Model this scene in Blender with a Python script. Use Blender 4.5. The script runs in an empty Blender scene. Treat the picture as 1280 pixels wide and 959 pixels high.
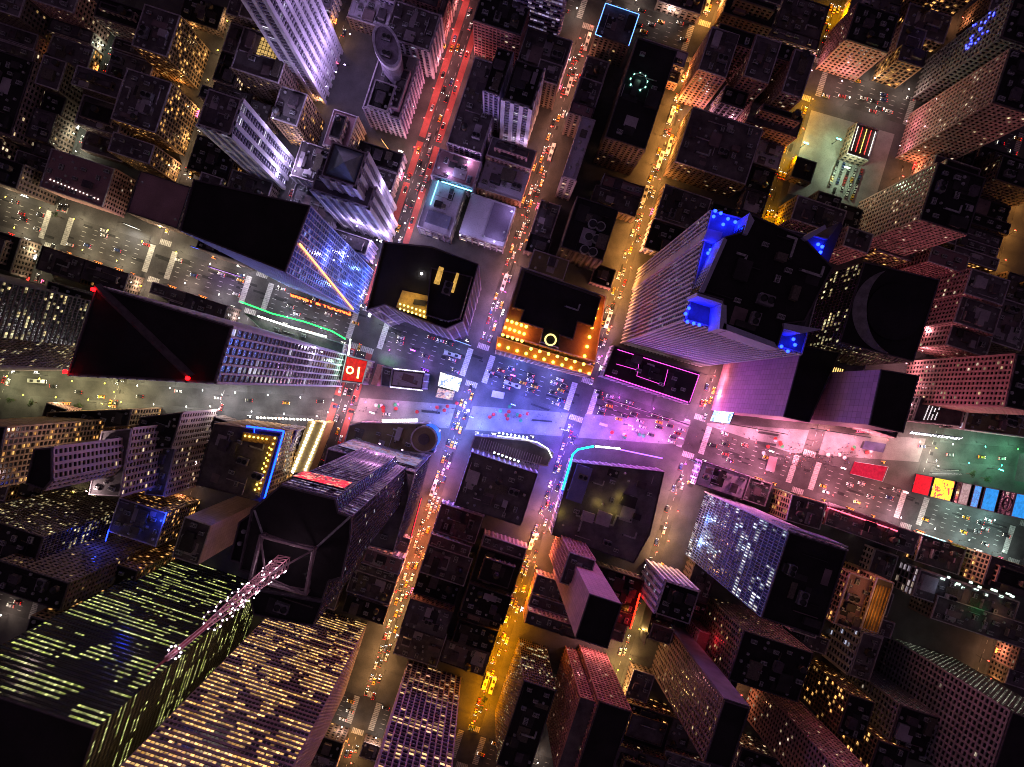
import bpy, math, random
from mathutils import Vector
random.seed(11)
sc = bpy.context.scene
COL = sc.collection
# ---------------------------------------------------------------- camera
H, F, CX, CY = 480.0, 859.0, 612.0, 488.0       # camera height (m), focal (px of 1280), nadir
cam = bpy.data.objects.new('camera', bpy.data.cameras.new('camera'))
COL.objects.link(cam); sc.camera = cam
cam.location = (0, 0, H)
cam.data.sensor_width = 36; cam.data.lens = 36*F/1280
cam.data.shift_x = (640-CX)/1280; cam.data.shift_y = (CY-479.5)/1280
cam.data.clip_end = 3000; cam.data.clip_start = 1
def W(u, v, z=0.0):
    k = (H-z)/F
    return ((u-CX)*k, -(v-CY)*k)
def PX(x, y, z=0.0):
    k = F/(H-z)
    return (CX+x*k, CY-y*k)
D1 = (.9505, .3108); D2 = (-.3108, .9505)
def city(a, b):                                  # city grid -> ground pixel
    return (597+a*D1[0]+b*D2[0], 457+a*D1[1]+b*D2[1])
def R(x, y, w, d):                               # rectangle on the city grid from its upper left corner
    return [(x, y), (x+w*D1[0], y+w*D1[1]), (x+w*D1[0]+d*D2[0], y+w*D1[1]+d*D2[1]), (x+d*D2[0], y+d*D2[1])]
# ---------------------------------------------------------------- node helpers
def newmat(name):
    m = bpy.data.materials.new(name); m.use_nodes = True
    nt = m.node_tree; nt.nodes.clear()
    return m, nt
class N:
    def __init__(s, nt): s.nt = nt
    def n(s, t, **k):
        x = s.nt.nodes.new(t)
        for a, b in k.items(): setattr(x, a, b)
        return x
    def put(s, sock, v):
        if isinstance(v, bpy.types.NodeSocket): s.nt.links.new(v, sock)
        elif v is not None:
            if hasattr(sock.default_value, '__len__') and not hasattr(v, '__len__'): v = [v]*len(sock.default_value)
            if hasattr(v, '__len__') and len(v) == 3 and len(sock.default_value) == 4: v = (*v, 1)
            sock.default_value = v
    def m(s, op, a, b=None, c=None):
        x = s.n('ShaderNodeMath', operation=op)
        s.put(x.inputs[0], a); s.put(x.inputs[1], b) if b is not None else 0
        if c is not None: s.put(x.inputs[2], c)
        return x.outputs[0]
    def mix(s, f, a, b):
        x = s.n('ShaderNodeMix', data_type='RGBA')
        s.put(x.inputs[0], f); s.put(x.inputs[6], a); s.put(x.inputs[7], b)
        return x.outputs[2]
    def noise(s, vec, scale, detail=3, rough=.55):
        x = s.n('ShaderNodeTexNoise'); s.put(x.inputs['Vector'], vec)
        x.inputs['Scale'].default_value = scale; x.inputs['Detail'].default_value = detail; x.inputs['Roughness'].default_value = rough
        return x.outputs[0]
    def ramp(s, f, lo, hi):
        x = s.n('ShaderNodeMapRange'); s.put(x.inputs[0], f)
        x.inputs[1].default_value = lo; x.inputs[2].default_value = hi
        return x.outputs[0]
    def out(s, base, rough=.8, emis=None, estr=0, metal=0, spec=.3, bump=None):
        p = s.n('ShaderNodeBsdfPrincipled'); o = s.n('ShaderNodeOutputMaterial')
        s.put(p.inputs['Base Color'], base); s.put(p.inputs['Roughness'], rough); s.put(p.inputs['Metallic'], metal)
        s.put(p.inputs['Specular IOR Level'], spec)
        if emis is not None: s.put(p.inputs['Emission Color'], emis); s.put(p.inputs['Emission Strength'], estr)
        if bump is not None:
            b = s.n('ShaderNodeBump'); b.inputs['Strength'].default_value = .4; b.inputs['Distance'].default_value = .1
            s.put(b.inputs['Height'], bump); s.nt.links.new(b.outputs[0], p.inputs['Normal'])
        s.nt.links.new(p.outputs[0], o.inputs[0])
MATS = {}
def surf(name, c1, c2=None, scale=.15, rough=.85, metal=0, spec=.3, grime=.35):
    """worn matt surface: two colours mottled by noise plus fine grain"""
    if name in MATS: return MATS[name]
    m, nt = newmat(name); g = N(nt)
    c2 = c2 or tuple(c*.55 for c in c1)
    obj = g.n('ShaderNodeNewGeometry').outputs['Position']
    n1 = g.ramp(g.noise(obj, scale, 5, .6), .35, .65)
    n2 = g.noise(obj, 1.3, 2)
    col = g.mix(n1, c1, c2)
    col = g.mix(g.m('MULTIPLY', g.ramp(n2, .45, .75), grime), col, tuple(c*.35 for c in c1))
    g.out(col, rough, metal=metal, spec=spec)
    MATS[name] = m
    return m
def glow(name, c, s, vary=0.0):
    if name in MATS: return MATS[name]
    m, nt = newmat(name); g = N(nt)
    mx = max(c)
    if s > 1.5: c = tuple(x if x >= .62*mx else min(x, x*1.6/s) for x in c)      # saturated tubes stay saturated
    if any(k in name for k in ('lamp_', 'light', 'shop_', 'bulb', 'tiny', 'mast_', 'flood_', 'speck', 'warning', 'dots')): m.cycles.emission_sampling = 'NONE'
    st = s
    if vary:
        p = g.n('ShaderNodeNewGeometry').outputs['Position']
        st = g.m('MULTIPLY', g.m('ADD', g.m('MULTIPLY', g.ramp(g.noise(p, .5, 2), .3, .7), vary), 1-vary), s)
    g.out((.01, .01, .01), .7, c, st, spec=.05)
    MATS[name] = m
    return m
def facade(name, wall, glass, c1, c2, p, s, ww=.6, wh=.55, row=.5, clus=.5, spec=.5, grough=.2, run=1, gvar=.3):
    """windows counted in UV cells (u = bays, v = floors); some windows are lit rooms"""
    if name in MATS: return MATS[name]
    m, nt = newmat(name); g = N(nt)
    uv = g.n('ShaderNodeUVMap').outputs[0]
    sx = g.n('ShaderNodeSeparateXYZ'); nt.links.new(uv, sx.inputs[0])
    x, y = sx.outputs[0], sx.outputs[1]
    fx, fy = g.m('FRACT', x), g.m('FRACT', y); cx, cy = g.m('FLOOR', x), g.m('FLOOR', y)
    mask = g.m('MULTIPLY', g.m('LESS_THAN', g.m('ABSOLUTE', g.m('SUBTRACT', fx, .5)), ww/2),
               g.m('LESS_THAN', g.m('ABSOLUTE', g.m('SUBTRACT', fy, .5)), wh/2))
    cc = g.n('ShaderNodeCombineXYZ'); g.put(cc.inputs[0], cx); g.put(cc.inputs[1], cy)
    wn = g.n('ShaderNodeTexWhiteNoise', noise_dimensions='2D'); nt.links.new(cc.outputs[0], wn.inputs['Vector'])
    rw = g.n('ShaderNodeTexWhiteNoise', noise_dimensions='1D')
    g.put(rw.inputs['W'], g.m('ADD', cy, g.m('MULTIPLY', g.m('FLOOR', g.m('DIVIDE', x, 14.0)), 37.7)))
    cl = g.ramp(g.noise(cc.outputs[0], .13, 1), .35, .65)
    thr = g.m('MULTIPLY', g.m('ADD', g.m('MULTIPLY', g.m('POWER', rw.outputs['Value'], 2.0), row*3.0), 1-row), p)
    thr = g.m('MULTIPLY', thr, g.m('ADD', g.m('MULTIPLY', cl, clus*2), 1-clus))
    val = wn.outputs['Value']
    if run > 1:      # neighbouring windows of one office floor are lit together
        c2_ = g.n('ShaderNodeCombineXYZ'); g.put(c2_.inputs[0], g.m('FLOOR', g.m('DIVIDE', g.m('ADD', x, g.m('MULTIPLY', rw.outputs['Value'], 9.0)), float(run)))); g.put(c2_.inputs[1], cy)
        wr = g.n('ShaderNodeTexWhiteNoise', noise_dimensions='2D'); nt.links.new(c2_.outputs[0], wr.inputs['Vector'])
        val = g.m('ADD', g.m('MULTIPLY', wr.outputs['Value'], .8), g.m('MULTIPLY', val, .2))
    lit = g.m('MULTIPLY', g.m('LESS_THAN', val, thr), mask)
    s3 = g.n('ShaderNodeSeparateColor'); nt.links.new(wn.outputs['Color'], s3.inputs[0])
    ec = g.mix(s3.outputs[1], c1, c2)
    # blinds and furniture: brightness changes inside one window
    inner = g.m('ADD', g.m('MULTIPLY', g.noise(uv, 3.1, 2), 1.1), .3)
    blind = g.m('ADD', g.m('MULTIPLY', g.m('LESS_THAN', fy, g.m('ADD', g.m('MULTIPLY', s3.outputs[0], .8), .3)), .65), .35)
    inner = g.m('MULTIPLY', inner, blind)
    es = g.m('MULTIPLY', g.m('MULTIPLY', g.m('ADD', g.m('MULTIPLY', g.m('POWER', s3.outputs[2], 2.0), 1.3), .35), inner), g.m('MULTIPLY', lit, s))
    pos = g.n('ShaderNodeNewGeometry').outputs['Position']
    wcol = g.mix(g.ramp(g.noise(pos, .12, 4), .35, .7), wall, tuple(c*.6 for c in wall))
    gcol = g.mix(s3.outputs[0], glass, tuple(c*gvar for c in glass))
    col = g.mix(mask, wcol, gcol)
    rough = g.m('SUBTRACT', .85, g.m('MULTIPLY', mask, .85-grough))
    g.out(col, rough, ec, es, spec=spec)
    m.cycles.emission_sampling = 'NONE'
    MATS[name] = m
    return m
GOLD, GOLD2 = (1, .55, .16), (1, .75, .38)
CREAM = (1, .82, .6)
ST = {  # style: facade material, bay width m, floor height m, (pier material, pier width, spandrel height, depth)
 'gold': (facade('facade_gold', (.16, .11, .08), (.03, .025, .02), GOLD, (1, .42, .1), .26, 1.5, .6, .6, .35), 3.2, 3.6, ('brown_stone', (.42, .27, .15), .8, .9, .35)),
 'brick': (facade('facade_brick', (.12, .09, .08), (.02, .02, .02), GOLD2, GOLD, .05, 1.1, .5, .5, .3), 3.4, 3.4, ('dim_brick', (.2, .14, .12), 1.3, 1.3, .3)),
 'pink': (facade('facade_pink', (.42, .22, .2), (.02, .015, .02), CREAM, GOLD2, .07, 1.3, .55, .5, .2), 3.0, 3.4, ('pink_masonry', (.55, .3, .29), 1.2, 1.2, .35)),
 'rose': (facade('facade_rose', (.3, .12, .12), (.05, .01, .015), CREAM, GOLD2, .05, 1.2, .7, .5, .2), 2.6, 3.6, ('rose_ribs', (.55, .25, .25), .5, 1.4, .5)),
 'lavender': (facade('facade_lavender', (.3, .24, .42), (.08, .07, .12), (.75, .65, 1), (.9, .85, 1), .06, .8, .8, .6, .3), 3.6, 4.0, ('lavender_stone', (.62, .52, .75), 1.1, .5, .6)),
 'ribbed': (facade('facade_ribbed', (.35, .3, .42), (.05, .05, .09), (.8, .8, 1), (.7, .75, 1), .08, .9, .6, .6, .3), 4.6, 3.8, ('pale_piers', (.7, .62, .75), 1.7, .35, .9)),
 'green': (facade('facade_green', (.03, .035, .035), (.015, .02, .02), (.52, .6, .12), (.7, .7, .3), .5, 1.0, .97, .42, 1.0, .8, run=7), 1.6, 4.2, ('dark_mullions', (.05, .055, .05), .16, .5, .2)),
 'rows': (facade('facade_rows', (.1, .08, .09), (.02, .02, .02), (1, .5, .12), (1, .64, .25), .95, 1.3, .94, .42, .8, .8, run=4), 1.9, 4.0, ('bronze_bands', (.42, .3, .33), .2, 1.3, .4)),
 'columns': (facade('facade_columns', (.12, .08, .12), (.03, .02, .04), (1, .6, .22), (1, .5, .3), .3, 1.3, .86, .5, .85, .3), 3.4, 4.0, ('mauve_columns', (.5, .36, .48), .8, .45, .7)),
 'colgold': (facade('facade_dark_gold', (.03, .025, .03), (.02, .02, .02), (1, .72, .3), (.85, .8, .45), .2, 1.1, .8, .5, .9, .9), 1.6, 4.0, ('grey_bands', (.2, .16, .16), .14, .8, .35)),
 'black': (facade('facade_black', (.02, .018, .02), (.015, .015, .02), GOLD2, (.8, .9, 1), .05, .8, .8, .6, .5), 1.8, 4.0, ('black_steel', (.035, .03, .035), .25, .5, .2)),
 'blue': (facade('facade_blue', (.02, .03, .06), (.03, .06, .14), (.6, .8, 1), (1, .95, .85), .3, 1.0, .5, .8, .5, .9, run=2), 1.7, 6.2, ('blue_steel', (.2, .26, .38), .25, .9, .3)),
 'glass': (facade('facade_glass', (.12, .18, .5), (.12, .2, .6), (.25, .4, 1), (.5, .45, 1), .12, .5, .8, .8, .3, 1.2), 2.6, 4.0, ('silver_mullions', (.5, .55, .8), .5, .3, .35)),  # blue of reflected screen light is put into the glass colour
 'bars': (facade('facade_bars', (.25, .22, .35), (.04, .04, .09), (.75, .7, 1), (1, .95, 1), .1, 1.2, .7, .6, .3), 6.6, 4.0, ('white_bars', (.8, .75, .88), 2.6, .5, 1.2)),
 'whiterib': (facade('facade_whiterib', (.1, .1, .1), (.03, .035, .04), (.8, .9, .85), (.8, .7, 1), .1, .7, .7, .7, .4), 3.6, 6.0, ('white_ribs', (.7, .72, .72), .8, .35, .7)),
 'stripes': (facade('facade_stripes', (.2, .17, .3), (.05, .04, .08), (.6, .5, 1), (1, .7, .85), .55, .5, .95, .5, .7), 2.4, 4.4, ('mauve_bands', (.42, .34, .5), .16, 1.5, .4)),
 'dots': (facade('facade_dots', (.045, .045, .045), (.01, .01, .01), (.85, .95, .7), (1, 1, .8), .95, 1.2, .42, .42, .1, .2), 3.3, 3.6, ('charcoal', (.07, .07, .07), 1.2, 1.4, .25)),
 'grid': (facade('facade_grid', (.05, .045, .05), (.015, .012, .02), CREAM, CREAM, .01, .8, .62, .6, .1), 3.6, 3.6, ('grey_grid', (.3, .27, .3), 1.1, 1.4, .7)),
 'cream': (facade('facade_cream', (.3, .23, .22), (.02, .015, .015), (1, .8, .5), (1, .7, .35), .1, 1.4, .58, .58, .4, .9), 4.0, 3.8, ('cream_stone', (.62, .47, .45), 1.5, 1.3, .5)),
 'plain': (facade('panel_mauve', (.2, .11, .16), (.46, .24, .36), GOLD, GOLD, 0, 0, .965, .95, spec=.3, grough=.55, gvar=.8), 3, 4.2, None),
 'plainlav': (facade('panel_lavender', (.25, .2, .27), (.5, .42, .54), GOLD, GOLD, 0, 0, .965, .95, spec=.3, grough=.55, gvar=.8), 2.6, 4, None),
 'fineribs': (facade('facade_fineribs', (.3, .27, .32), (.05, .045, .07), (.9, .75, .7), (.6, .7, 1), .04, .9, .6, .6, .3), 2.6, 4.2, ('fine_piers', (.6, .52, .58), .9, .3, .7)),
 'mall': (facade('facade_shopfronts', (.15, .12, .14), (.05, .05, .06), (1, .75, .5), (.8, .7, 1), .4, 1.0, .8, .6, .3), 4.5, 4.5, ('shop_piers', (.35, .28, .33), .8, 1.1, .4)),
}
ROOF = {
 'black': surf('roof_black', (.012, .011, .012), (.024, .021, .024), .06, .9),
 'tar': surf('roof_tar', (.17, .145, .16), (.06, .052, .06), .1, .9),
 'grey': surf('roof_grey', (.2, .18, .2), (.09, .08, .09), .1, .9),
 'pale': surf('roof_pale', (.62, .56, .68), (.5, .45, .56), .08, .85),
 'pink': surf('roof_pink', (.34, .2, .23), (.25, .15, .17), .08, .85),
 'tan': surf('roof_tan', (.25, .2, .12), (.16, .13, .08), .1, .85),
}
M_PARA = surf('coping', (.55, .48, .55), (.3, .26, .3), .3, .8)
M_PARAD = surf('dark_coping', (.1, .08, .1), (.06, .05, .06), .3, .8)
M_METAL = surf('galvanised', (.5, .5, .52), (.25, .25, .27), .8, .5, .2)
M_DARK = surf('dark_metal', (.04, .04, .045), None, .8, .5)
M_WOOD = surf('tank_wood', (.14, .09, .06), None, .9)
for nm, c, in (('asphalt', .035), ('concrete', .1), ('plaza_stone', .24), ('lot_concrete', .3)):
    surf(nm, (c, c*.97, c), (c*.65, c*.63, c*.66), .09, .8)
M_PAINT = surf('road_paint', (.6, .59, .57), (.3, .3, .29), .6, .8, grime=.5)
M_RED = surf('red_paint', (.42, .1, .09), (.3, .08, .07), .3, .8)
# ---------------------------------------------------------------- meshes
class MB:
    def __init__(s): s.v = []; s.f = []; s.m = []; s.uv = []; s.has = False
    def quad(s, pts, mi=0, uv=None):
        i = len(s.v); s.v += [tuple(p) for p in pts]; s.f.append(tuple(range(i, i+len(pts)))); s.m.append(mi)
        if uv: s.has = True
        s.uv.append(uv or [(0, 0)]*len(pts))
    def box(s, c, sx, sy, sz, ang=0.0, mi=0, taper=1.0):
        """box standing on c; sizes are full lengths"""
        ca, sa = math.cos(ang), math.sin(ang)
        b = []
        for z, t in ((0, 1), (sz, taper)):
            for x, y in ((-1, -1), (1, -1), (1, 1), (-1, 1)):
                X, Y = x*sx/2*t, y*sy/2*t
                b.append((c[0]+X*ca-Y*sa, c[1]+X*sa+Y*ca, c[2]+z))
        for q in ((0, 3, 2, 1), (4, 5, 6, 7), (0, 1, 5, 4), (1, 2, 6, 5), (2, 3, 7, 6), (3, 0, 4, 7)):
            s.quad([b[i] for i in q], mi)
    def prism(s, poly, z0, z1, mi=0, top=True, side=True, mt=None):
        n = len(poly)
        if side:
            for i in range(n):
                a, b = poly[i], poly[(i+1) % n]
                s.quad([(*a, z0), (*b, z0), (*b, z1), (*a, z1)], mi)
        if top: s.quad([(*p, z1) for p in poly], mi if mt is None else mt)
    def cyl(s, c, r, h, n=16, mi=0, r2=None, cap=True):
        r2 = r if r2 is None else r2
        A = [(c[0]+r*math.cos(t*2*math.pi/n), c[1]+r*math.sin(t*2*math.pi/n), c[2]) for t in range(n)]
        B = [(c[0]+r2*math.cos(t*2*math.pi/n), c[1]+r2*math.sin(t*2*math.pi/n), c[2]+h) for t in range(n)]
        for i in range(n):
            j = (i+1) % n; s.quad([A[i], A[j], B[j], B[i]], mi)
        if cap: s.quad(B, mi)
    def tube(s, p, q, r, n=6, mi=0):
        p, q = Vector(p), Vector(q); d = (q-p).normalized()
        u = d.cross(Vector((0, 0, 1)) if abs(d.z) < .9 else Vector((1, 0, 0))).normalized(); w = d.cross(u)
        A = [p+(u*math.cos(t*2*math.pi/n)+w*math.sin(t*2*math.pi/n))*r for t in range(n)]
        B = [a+(q-p) for a in A]
        for i in range(n):
            j = (i+1) % n; s.quad([A[i], A[j], B[j], B[i]], mi)
        s.quad(A[::-1], mi); s.quad(B, mi)
    def mesh(s, name, mats):
        me = bpy.data.meshes.new(name); me.from_pydata(s.v, [], s.f)
        for m in (mats if isinstance(mats, (list, tuple)) else [mats]): me.materials.append(m)
        me.polygons.foreach_set('material_index', s.m)
        if s.has:
            l = me.uv_layers.new(name='UVMap'); k = []
            for u in s.uv:
                for a in u: k += [a[0], a[1]]
            l.data.foreach_set('uv', k)
        me.update(); return me
    def build(s, name, mats, parent=None, loc=None):
        return link(name, s.mesh(name, mats), parent, loc)
def link(name, data, parent=None, loc=None, rz=0, scale=None):
    o = bpy.data.objects.new(name, data); COL.objects.link(o)
    if parent: o.parent = parent
    if loc is not None: o.location = loc
    if rz: o.rotation_euler = (0, 0, rz)
    if scale: o.scale = scale
    return o
def tag(o, label, cat, group=None, kind=None):
    if label: o['label'] = label
    if cat: o['category'] = cat
    if group: o['group'] = group
    if kind: o['kind'] = kind
    return o
def struct(o): o['kind'] = 'structure'; return o
def ccw(p):
    a = sum(p[i][0]*p[(i+1) % len(p)][1]-p[(i+1) % len(p)][0]*p[i][1] for i in range(len(p)))
    return p if a > 0 else p[::-1]
def inpoly(x, y, p):
    r = False; n = len(p); j = n-1
    for i in range(n):
        if (p[i][1] > y) != (p[j][1] > y) and x < (p[j][0]-p[i][0])*(y-p[i][1])/(p[j][1]-p[i][1])+p[i][0]: r = not r
        j = i
    return r
def hull(pts):
    pts = sorted(set(pts)); 
    def half(P):
        h = []
        for p in P:
            while len(h) > 1 and (h[-1][0]-h[-2][0])*(p[1]-h[-2][1])-(h[-1][1]-h[-2][1])*(p[0]-h[-2][0]) <= 0: h.pop()
            h.append(p)
        return h
    return half(pts)[:-1]+half(pts[::-1])[:-1]
def inset(poly, d):
    """inward offset of a ccw polygon"""
    n = len(poly); out = []
    for i in range(n):
        p0, p1, p2 = (Vector(poly[(i+k-1) % n]) for k in range(3))
        a = (p1-p0).normalized(); b = (p2-p1).normalized()
        na, nb = Vector((-a.y, a.x)), Vector((-b.y, b.x))
        m = na+nb; L = m.dot(na)
        out.append(tuple(p1+m*(d/L if abs(L) > .3 else d)))
    return out
# ---------------------------------------------------------------- roof equipment (shared meshes)
def unit_mesh(kind):
    b = MB()
    if kind == 'air_conditioner':
        b.box((0, 0, 0), 3.4, 2.4, .35, mi=1); b.box((0, 0, .35), 3.2, 2.2, 1.5)
        for x in (-.8, .8):
            b.cyl((x, 0, 1.85), .65, .25, 12, 1, .7); b.box((x, 0, 2.1), 1.2, .12, .05); b.box((x, 0, 2.1), .12, 1.2, .05)
        b.box((0, 1.2, .7), 2.6, .1, .8, mi=1)
    elif kind == 'stair_bulkhead':
        b.box((0, 0, 0), 4.2, 5.6, 3.2); b.box((0, 0, 3.2), 4.7, 6.1, .25, mi=1); b.box((2.12, -1, .1), .06, 1, 2.1, mi=1); b.box((-1, 1.5, 3.45), .6, .6, .7, mi=1)
    elif kind == 'water_tank':
        for x in (-1, 1):
            for y in (-1, 1): b.tube((x*1.25, y*1.25, 0), (x*1.1, y*1.1, 2.6), .13, 5, 1)
        b.box((0, 0, 2.5), 3.6, 3.6, .2, mi=1); b.cyl((0, 0, 2.7), 1.85, 3.4, 16); b.cyl((0, 0, 6.1), 2.05, 1.2, 16, 1, .1)
        for z in (3.2, 4.2, 5.2): b.cyl((0, 0, z), 1.9, .12, 16, 1)
    elif kind == 'duct_run':
        b.box((0, 0, .5), 9, .9, .8); b.box((4.2, 2, .5), .9, 4, .8)
        for x in (-4, -1, 2): b.box((x, 0, 0), .3, 1.1, .5, mi=1)
        b.cyl((-4.2, 0, 1.3), .5, 1.0, 10, 1)
    elif kind == 'skylight':
        b.box((0, 0, 0), 3.2, 5, .5); b.box((0, 0, .5), 2.9, 4.7, .7, taper=.45, mi=1)
    elif kind == 'exhaust_fan':
        b.box((0, 0, 0), 1.4, 1.4, .4); b.cyl((0, 0, .4), .45, .6, 10, 1); b.cyl((0, 0, 1.0), .85, .45, 10, 0, .3)
    elif kind == 'cooling_tower':
        b.box((0, 0, 0), 6.5, 4.5, .5, mi=1); b.box((0, 0, .5), 6, 4, 3.4)
        for x in (-1.5, 1.5): b.cyl((x, 0, 3.9), 1.3, .8, 16, 1, 1.4, False); b.cyl((x, 0, 3.95), 1.2, .1, 16, 1)
    return b
UM = {}
for k, ms in (('air_conditioner', (M_METAL, M_DARK)), ('stair_bulkhead', (surf('bulkhead_wall', (.24, .2, .22), None, .5), M_PARAD)), ('water_tank', (M_WOOD, M_DARK)),
              ('duct_run', (M_METAL, M_DARK)), ('skylight', (M_PARA, surf('sky_glass', (.1, .12, .16), None, .5, .2))), ('exhaust_fan', (M_METAL, M_DARK)), ('cooling_tower', (surf('tower_panel', (.28, .26, .3), None, .5, .6), M_DARK))):
    UM[k] = unit_mesh(k).mesh(k, list(ms))
UR = {'air_conditioner': 2.2, 'stair_bulkhead': 3.6, 'water_tank': 2.6, 'duct_run': 5, 'skylight': 3, 'exhaust_fan': 1.1, 'cooling_tower': 4}
ANG = math.atan2(-D1[1], D1[0])
# ---------------------------------------------------------------- buildings
HULLS = []      # (height, projected outline) for visibility tests
FOOT = []       # ground footprints (pixels)
NAD = Vector((0, 0))
def walls_part(root, poly, z0, z1, style, name='walls', only=None):
    mat, bay, fl, frame = ST[style]
    b = MB(); fr = MB(); n = len(poly); nf = max(1, round((z1-z0)/fl))
    for i in range(n):
        p, q = Vector(poly[i]), Vector(poly[(i+1) % n]); L = (q-p).length
        if L < .3: continue
        nrm = Vector(((q-p).y, -(q-p).x)).normalized(); mid = (p+q)/2
        if only and not only(nrm): continue
        nb = max(1, round(L/bay)); ou, ov = random.randint(0, 400), random.randint(0, 400)
        b.quad([(*p, z0), (*q, z0), (*q, z1), (*p, z1)], 0, [(ou, ov), (ou+nb, ov), (ou+nb, ov+nf), (ou, ov+nf)])
        if frame and nrm.dot(NAD-mid) > -8:
            _, _, pw, sh, dp = frame; d = (q-p)/L; ang = math.atan2(d.y, d.x)
            for k in range(nb+1):
                c = p+d*(L*k/nb)+nrm*(dp/2)
                fr.box((c.x, c.y, z0), pw, dp, z1-z0, ang)
            fh = (z1-z0)/nf
            for k in range(nf+1):
                c = mid+nrm*(dp*.36)
                z = z0+k*fh-sh/2
                if k == 0: continue
                fr.box((c.x, c.y, z if k < nf else z1-sh), L, dp*.72, sh, ang)
    if not b.v: return None
    w = b.build(name, mat, root)
    if fr.v: fr.build('facade_frame', surf(frame[0], frame[1], tuple(c*.75 for c in frame[1]), .1, .75, grime=.25), root)
    return w
def parapet(root, poly, z, mat, t=.45, h=1.1, name='parapet'):
    o = inset(poly, -.12); i = inset(poly, t); b = MB(); n = len(poly)
    for k in range(n):
        j = (k+1) % n
        b.quad([(*o[k], z-.25), (*o[j], z-.25), (*o[j], z+h), (*o[k], z+h)])
        b.quad([(*o[k], z+h), (*o[j], z+h), (*i[j], z+h), (*i[k], z+h)])
        b.quad([(*i[j], z-.0), (*i[k], z-.0), (*i[k], z+h), (*i[j], z+h)])
    return b.build(name, mat, root)
def spots(poly, n, margin, avoid):
    xs = [p[0] for p in poly]; ys = [p[1] for p in poly]; out = []
    ins = inset(poly, margin)
    for _ in range(n*14):
        if len(out) >= n: break
        x, y = random.uniform(min(xs), max(xs)), random.uniform(min(ys), max(ys))
        if not inpoly(x, y, ins) or not inpoly(x, y, poly): continue
        if all((x-a)**2+(y-b)**2 > (r+margin)**2 for a, b, r in avoid): out.append((x, y)); avoid.append((x, y, margin))
    return out
def area(p): return abs(sum(p[i][0]*p[(i+1) % len(p)][1]-p[(i+1) % len(p)][0]*p[i][1] for i in range(len(p))))/2
def equip(root, poly, z, kinds, avoid=None):
    avoid = avoid if avoid is not None else []
    for k, n in kinds:
        for x, y in spots(poly, n, UR[k]+.6, avoid):
            s = random.uniform(.85, 1.2)
            link(k, UM[k], root, (x, y, z), ANG+random.choice((0, 0, math.pi/2, math.pi)), (s, s, random.uniform(.8, 1.25)))
SECM = [surf('membrane_light', (.45, .4, .46), (.3, .27, .32), .1, .85), surf('membrane_dark', (.05, .045, .05), None, .1, .9), surf('membrane_mauve', (.25, .18, .2), None, .1, .9), surf('gravel_roof', (.15, .13, .11), (.08, .07, .06), 1.2, .9)]
def sections(roof, poly, z, kind):
    """patched membranes, raised bulk, party walls: rectangles on the city grid inside the roof"""
    A = area(poly); n = min(9, 2+int(A/160)); ins = inset(poly, .9)
    xs = [p[0] for p in poly]; ys = [p[1] for p in poly]; ca, sa = math.cos(ANG), math.sin(ANG)
    for k in range(n):
        for _ in range(8):
            x, y = random.uniform(min(xs), max(xs)), random.uniform(min(ys), max(ys)); w, d = random.uniform(2.5, 10), random.uniform(2.5, 12)
            if k % 3 == 2: w, d = random.choice(((.35, random.uniform(5, 14)), (random.uniform(5, 14), .35)))
            cs = [(x+a*w/2*ca-b*d/2*sa, y+a*w/2*sa+b*d/2*ca) for a, b in ((-1, -1), (1, -1), (1, 1), (-1, 1))]
            if all(inpoly(*c, ins) and inpoly(*c, poly) for c in cs): break
        else: continue
        h = 1.0 if k % 3 == 2 else random.choice((.12, .2, .5, 2.2, 3.2)); m = MB(); m.box((x, y, z-.01*k), w, d, h+.013*k, ANG)
        mt = M_PARA if k % 3 == 2 and kind != 'black' else SECM[1] if kind == 'black' and random.random() < .7 else random.choice(SECM)
        m.build('roof_wall' if k % 3 == 2 else 'roof_membrane' if h < .6 else 'roof_bulkhead', mt, roof)
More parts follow.
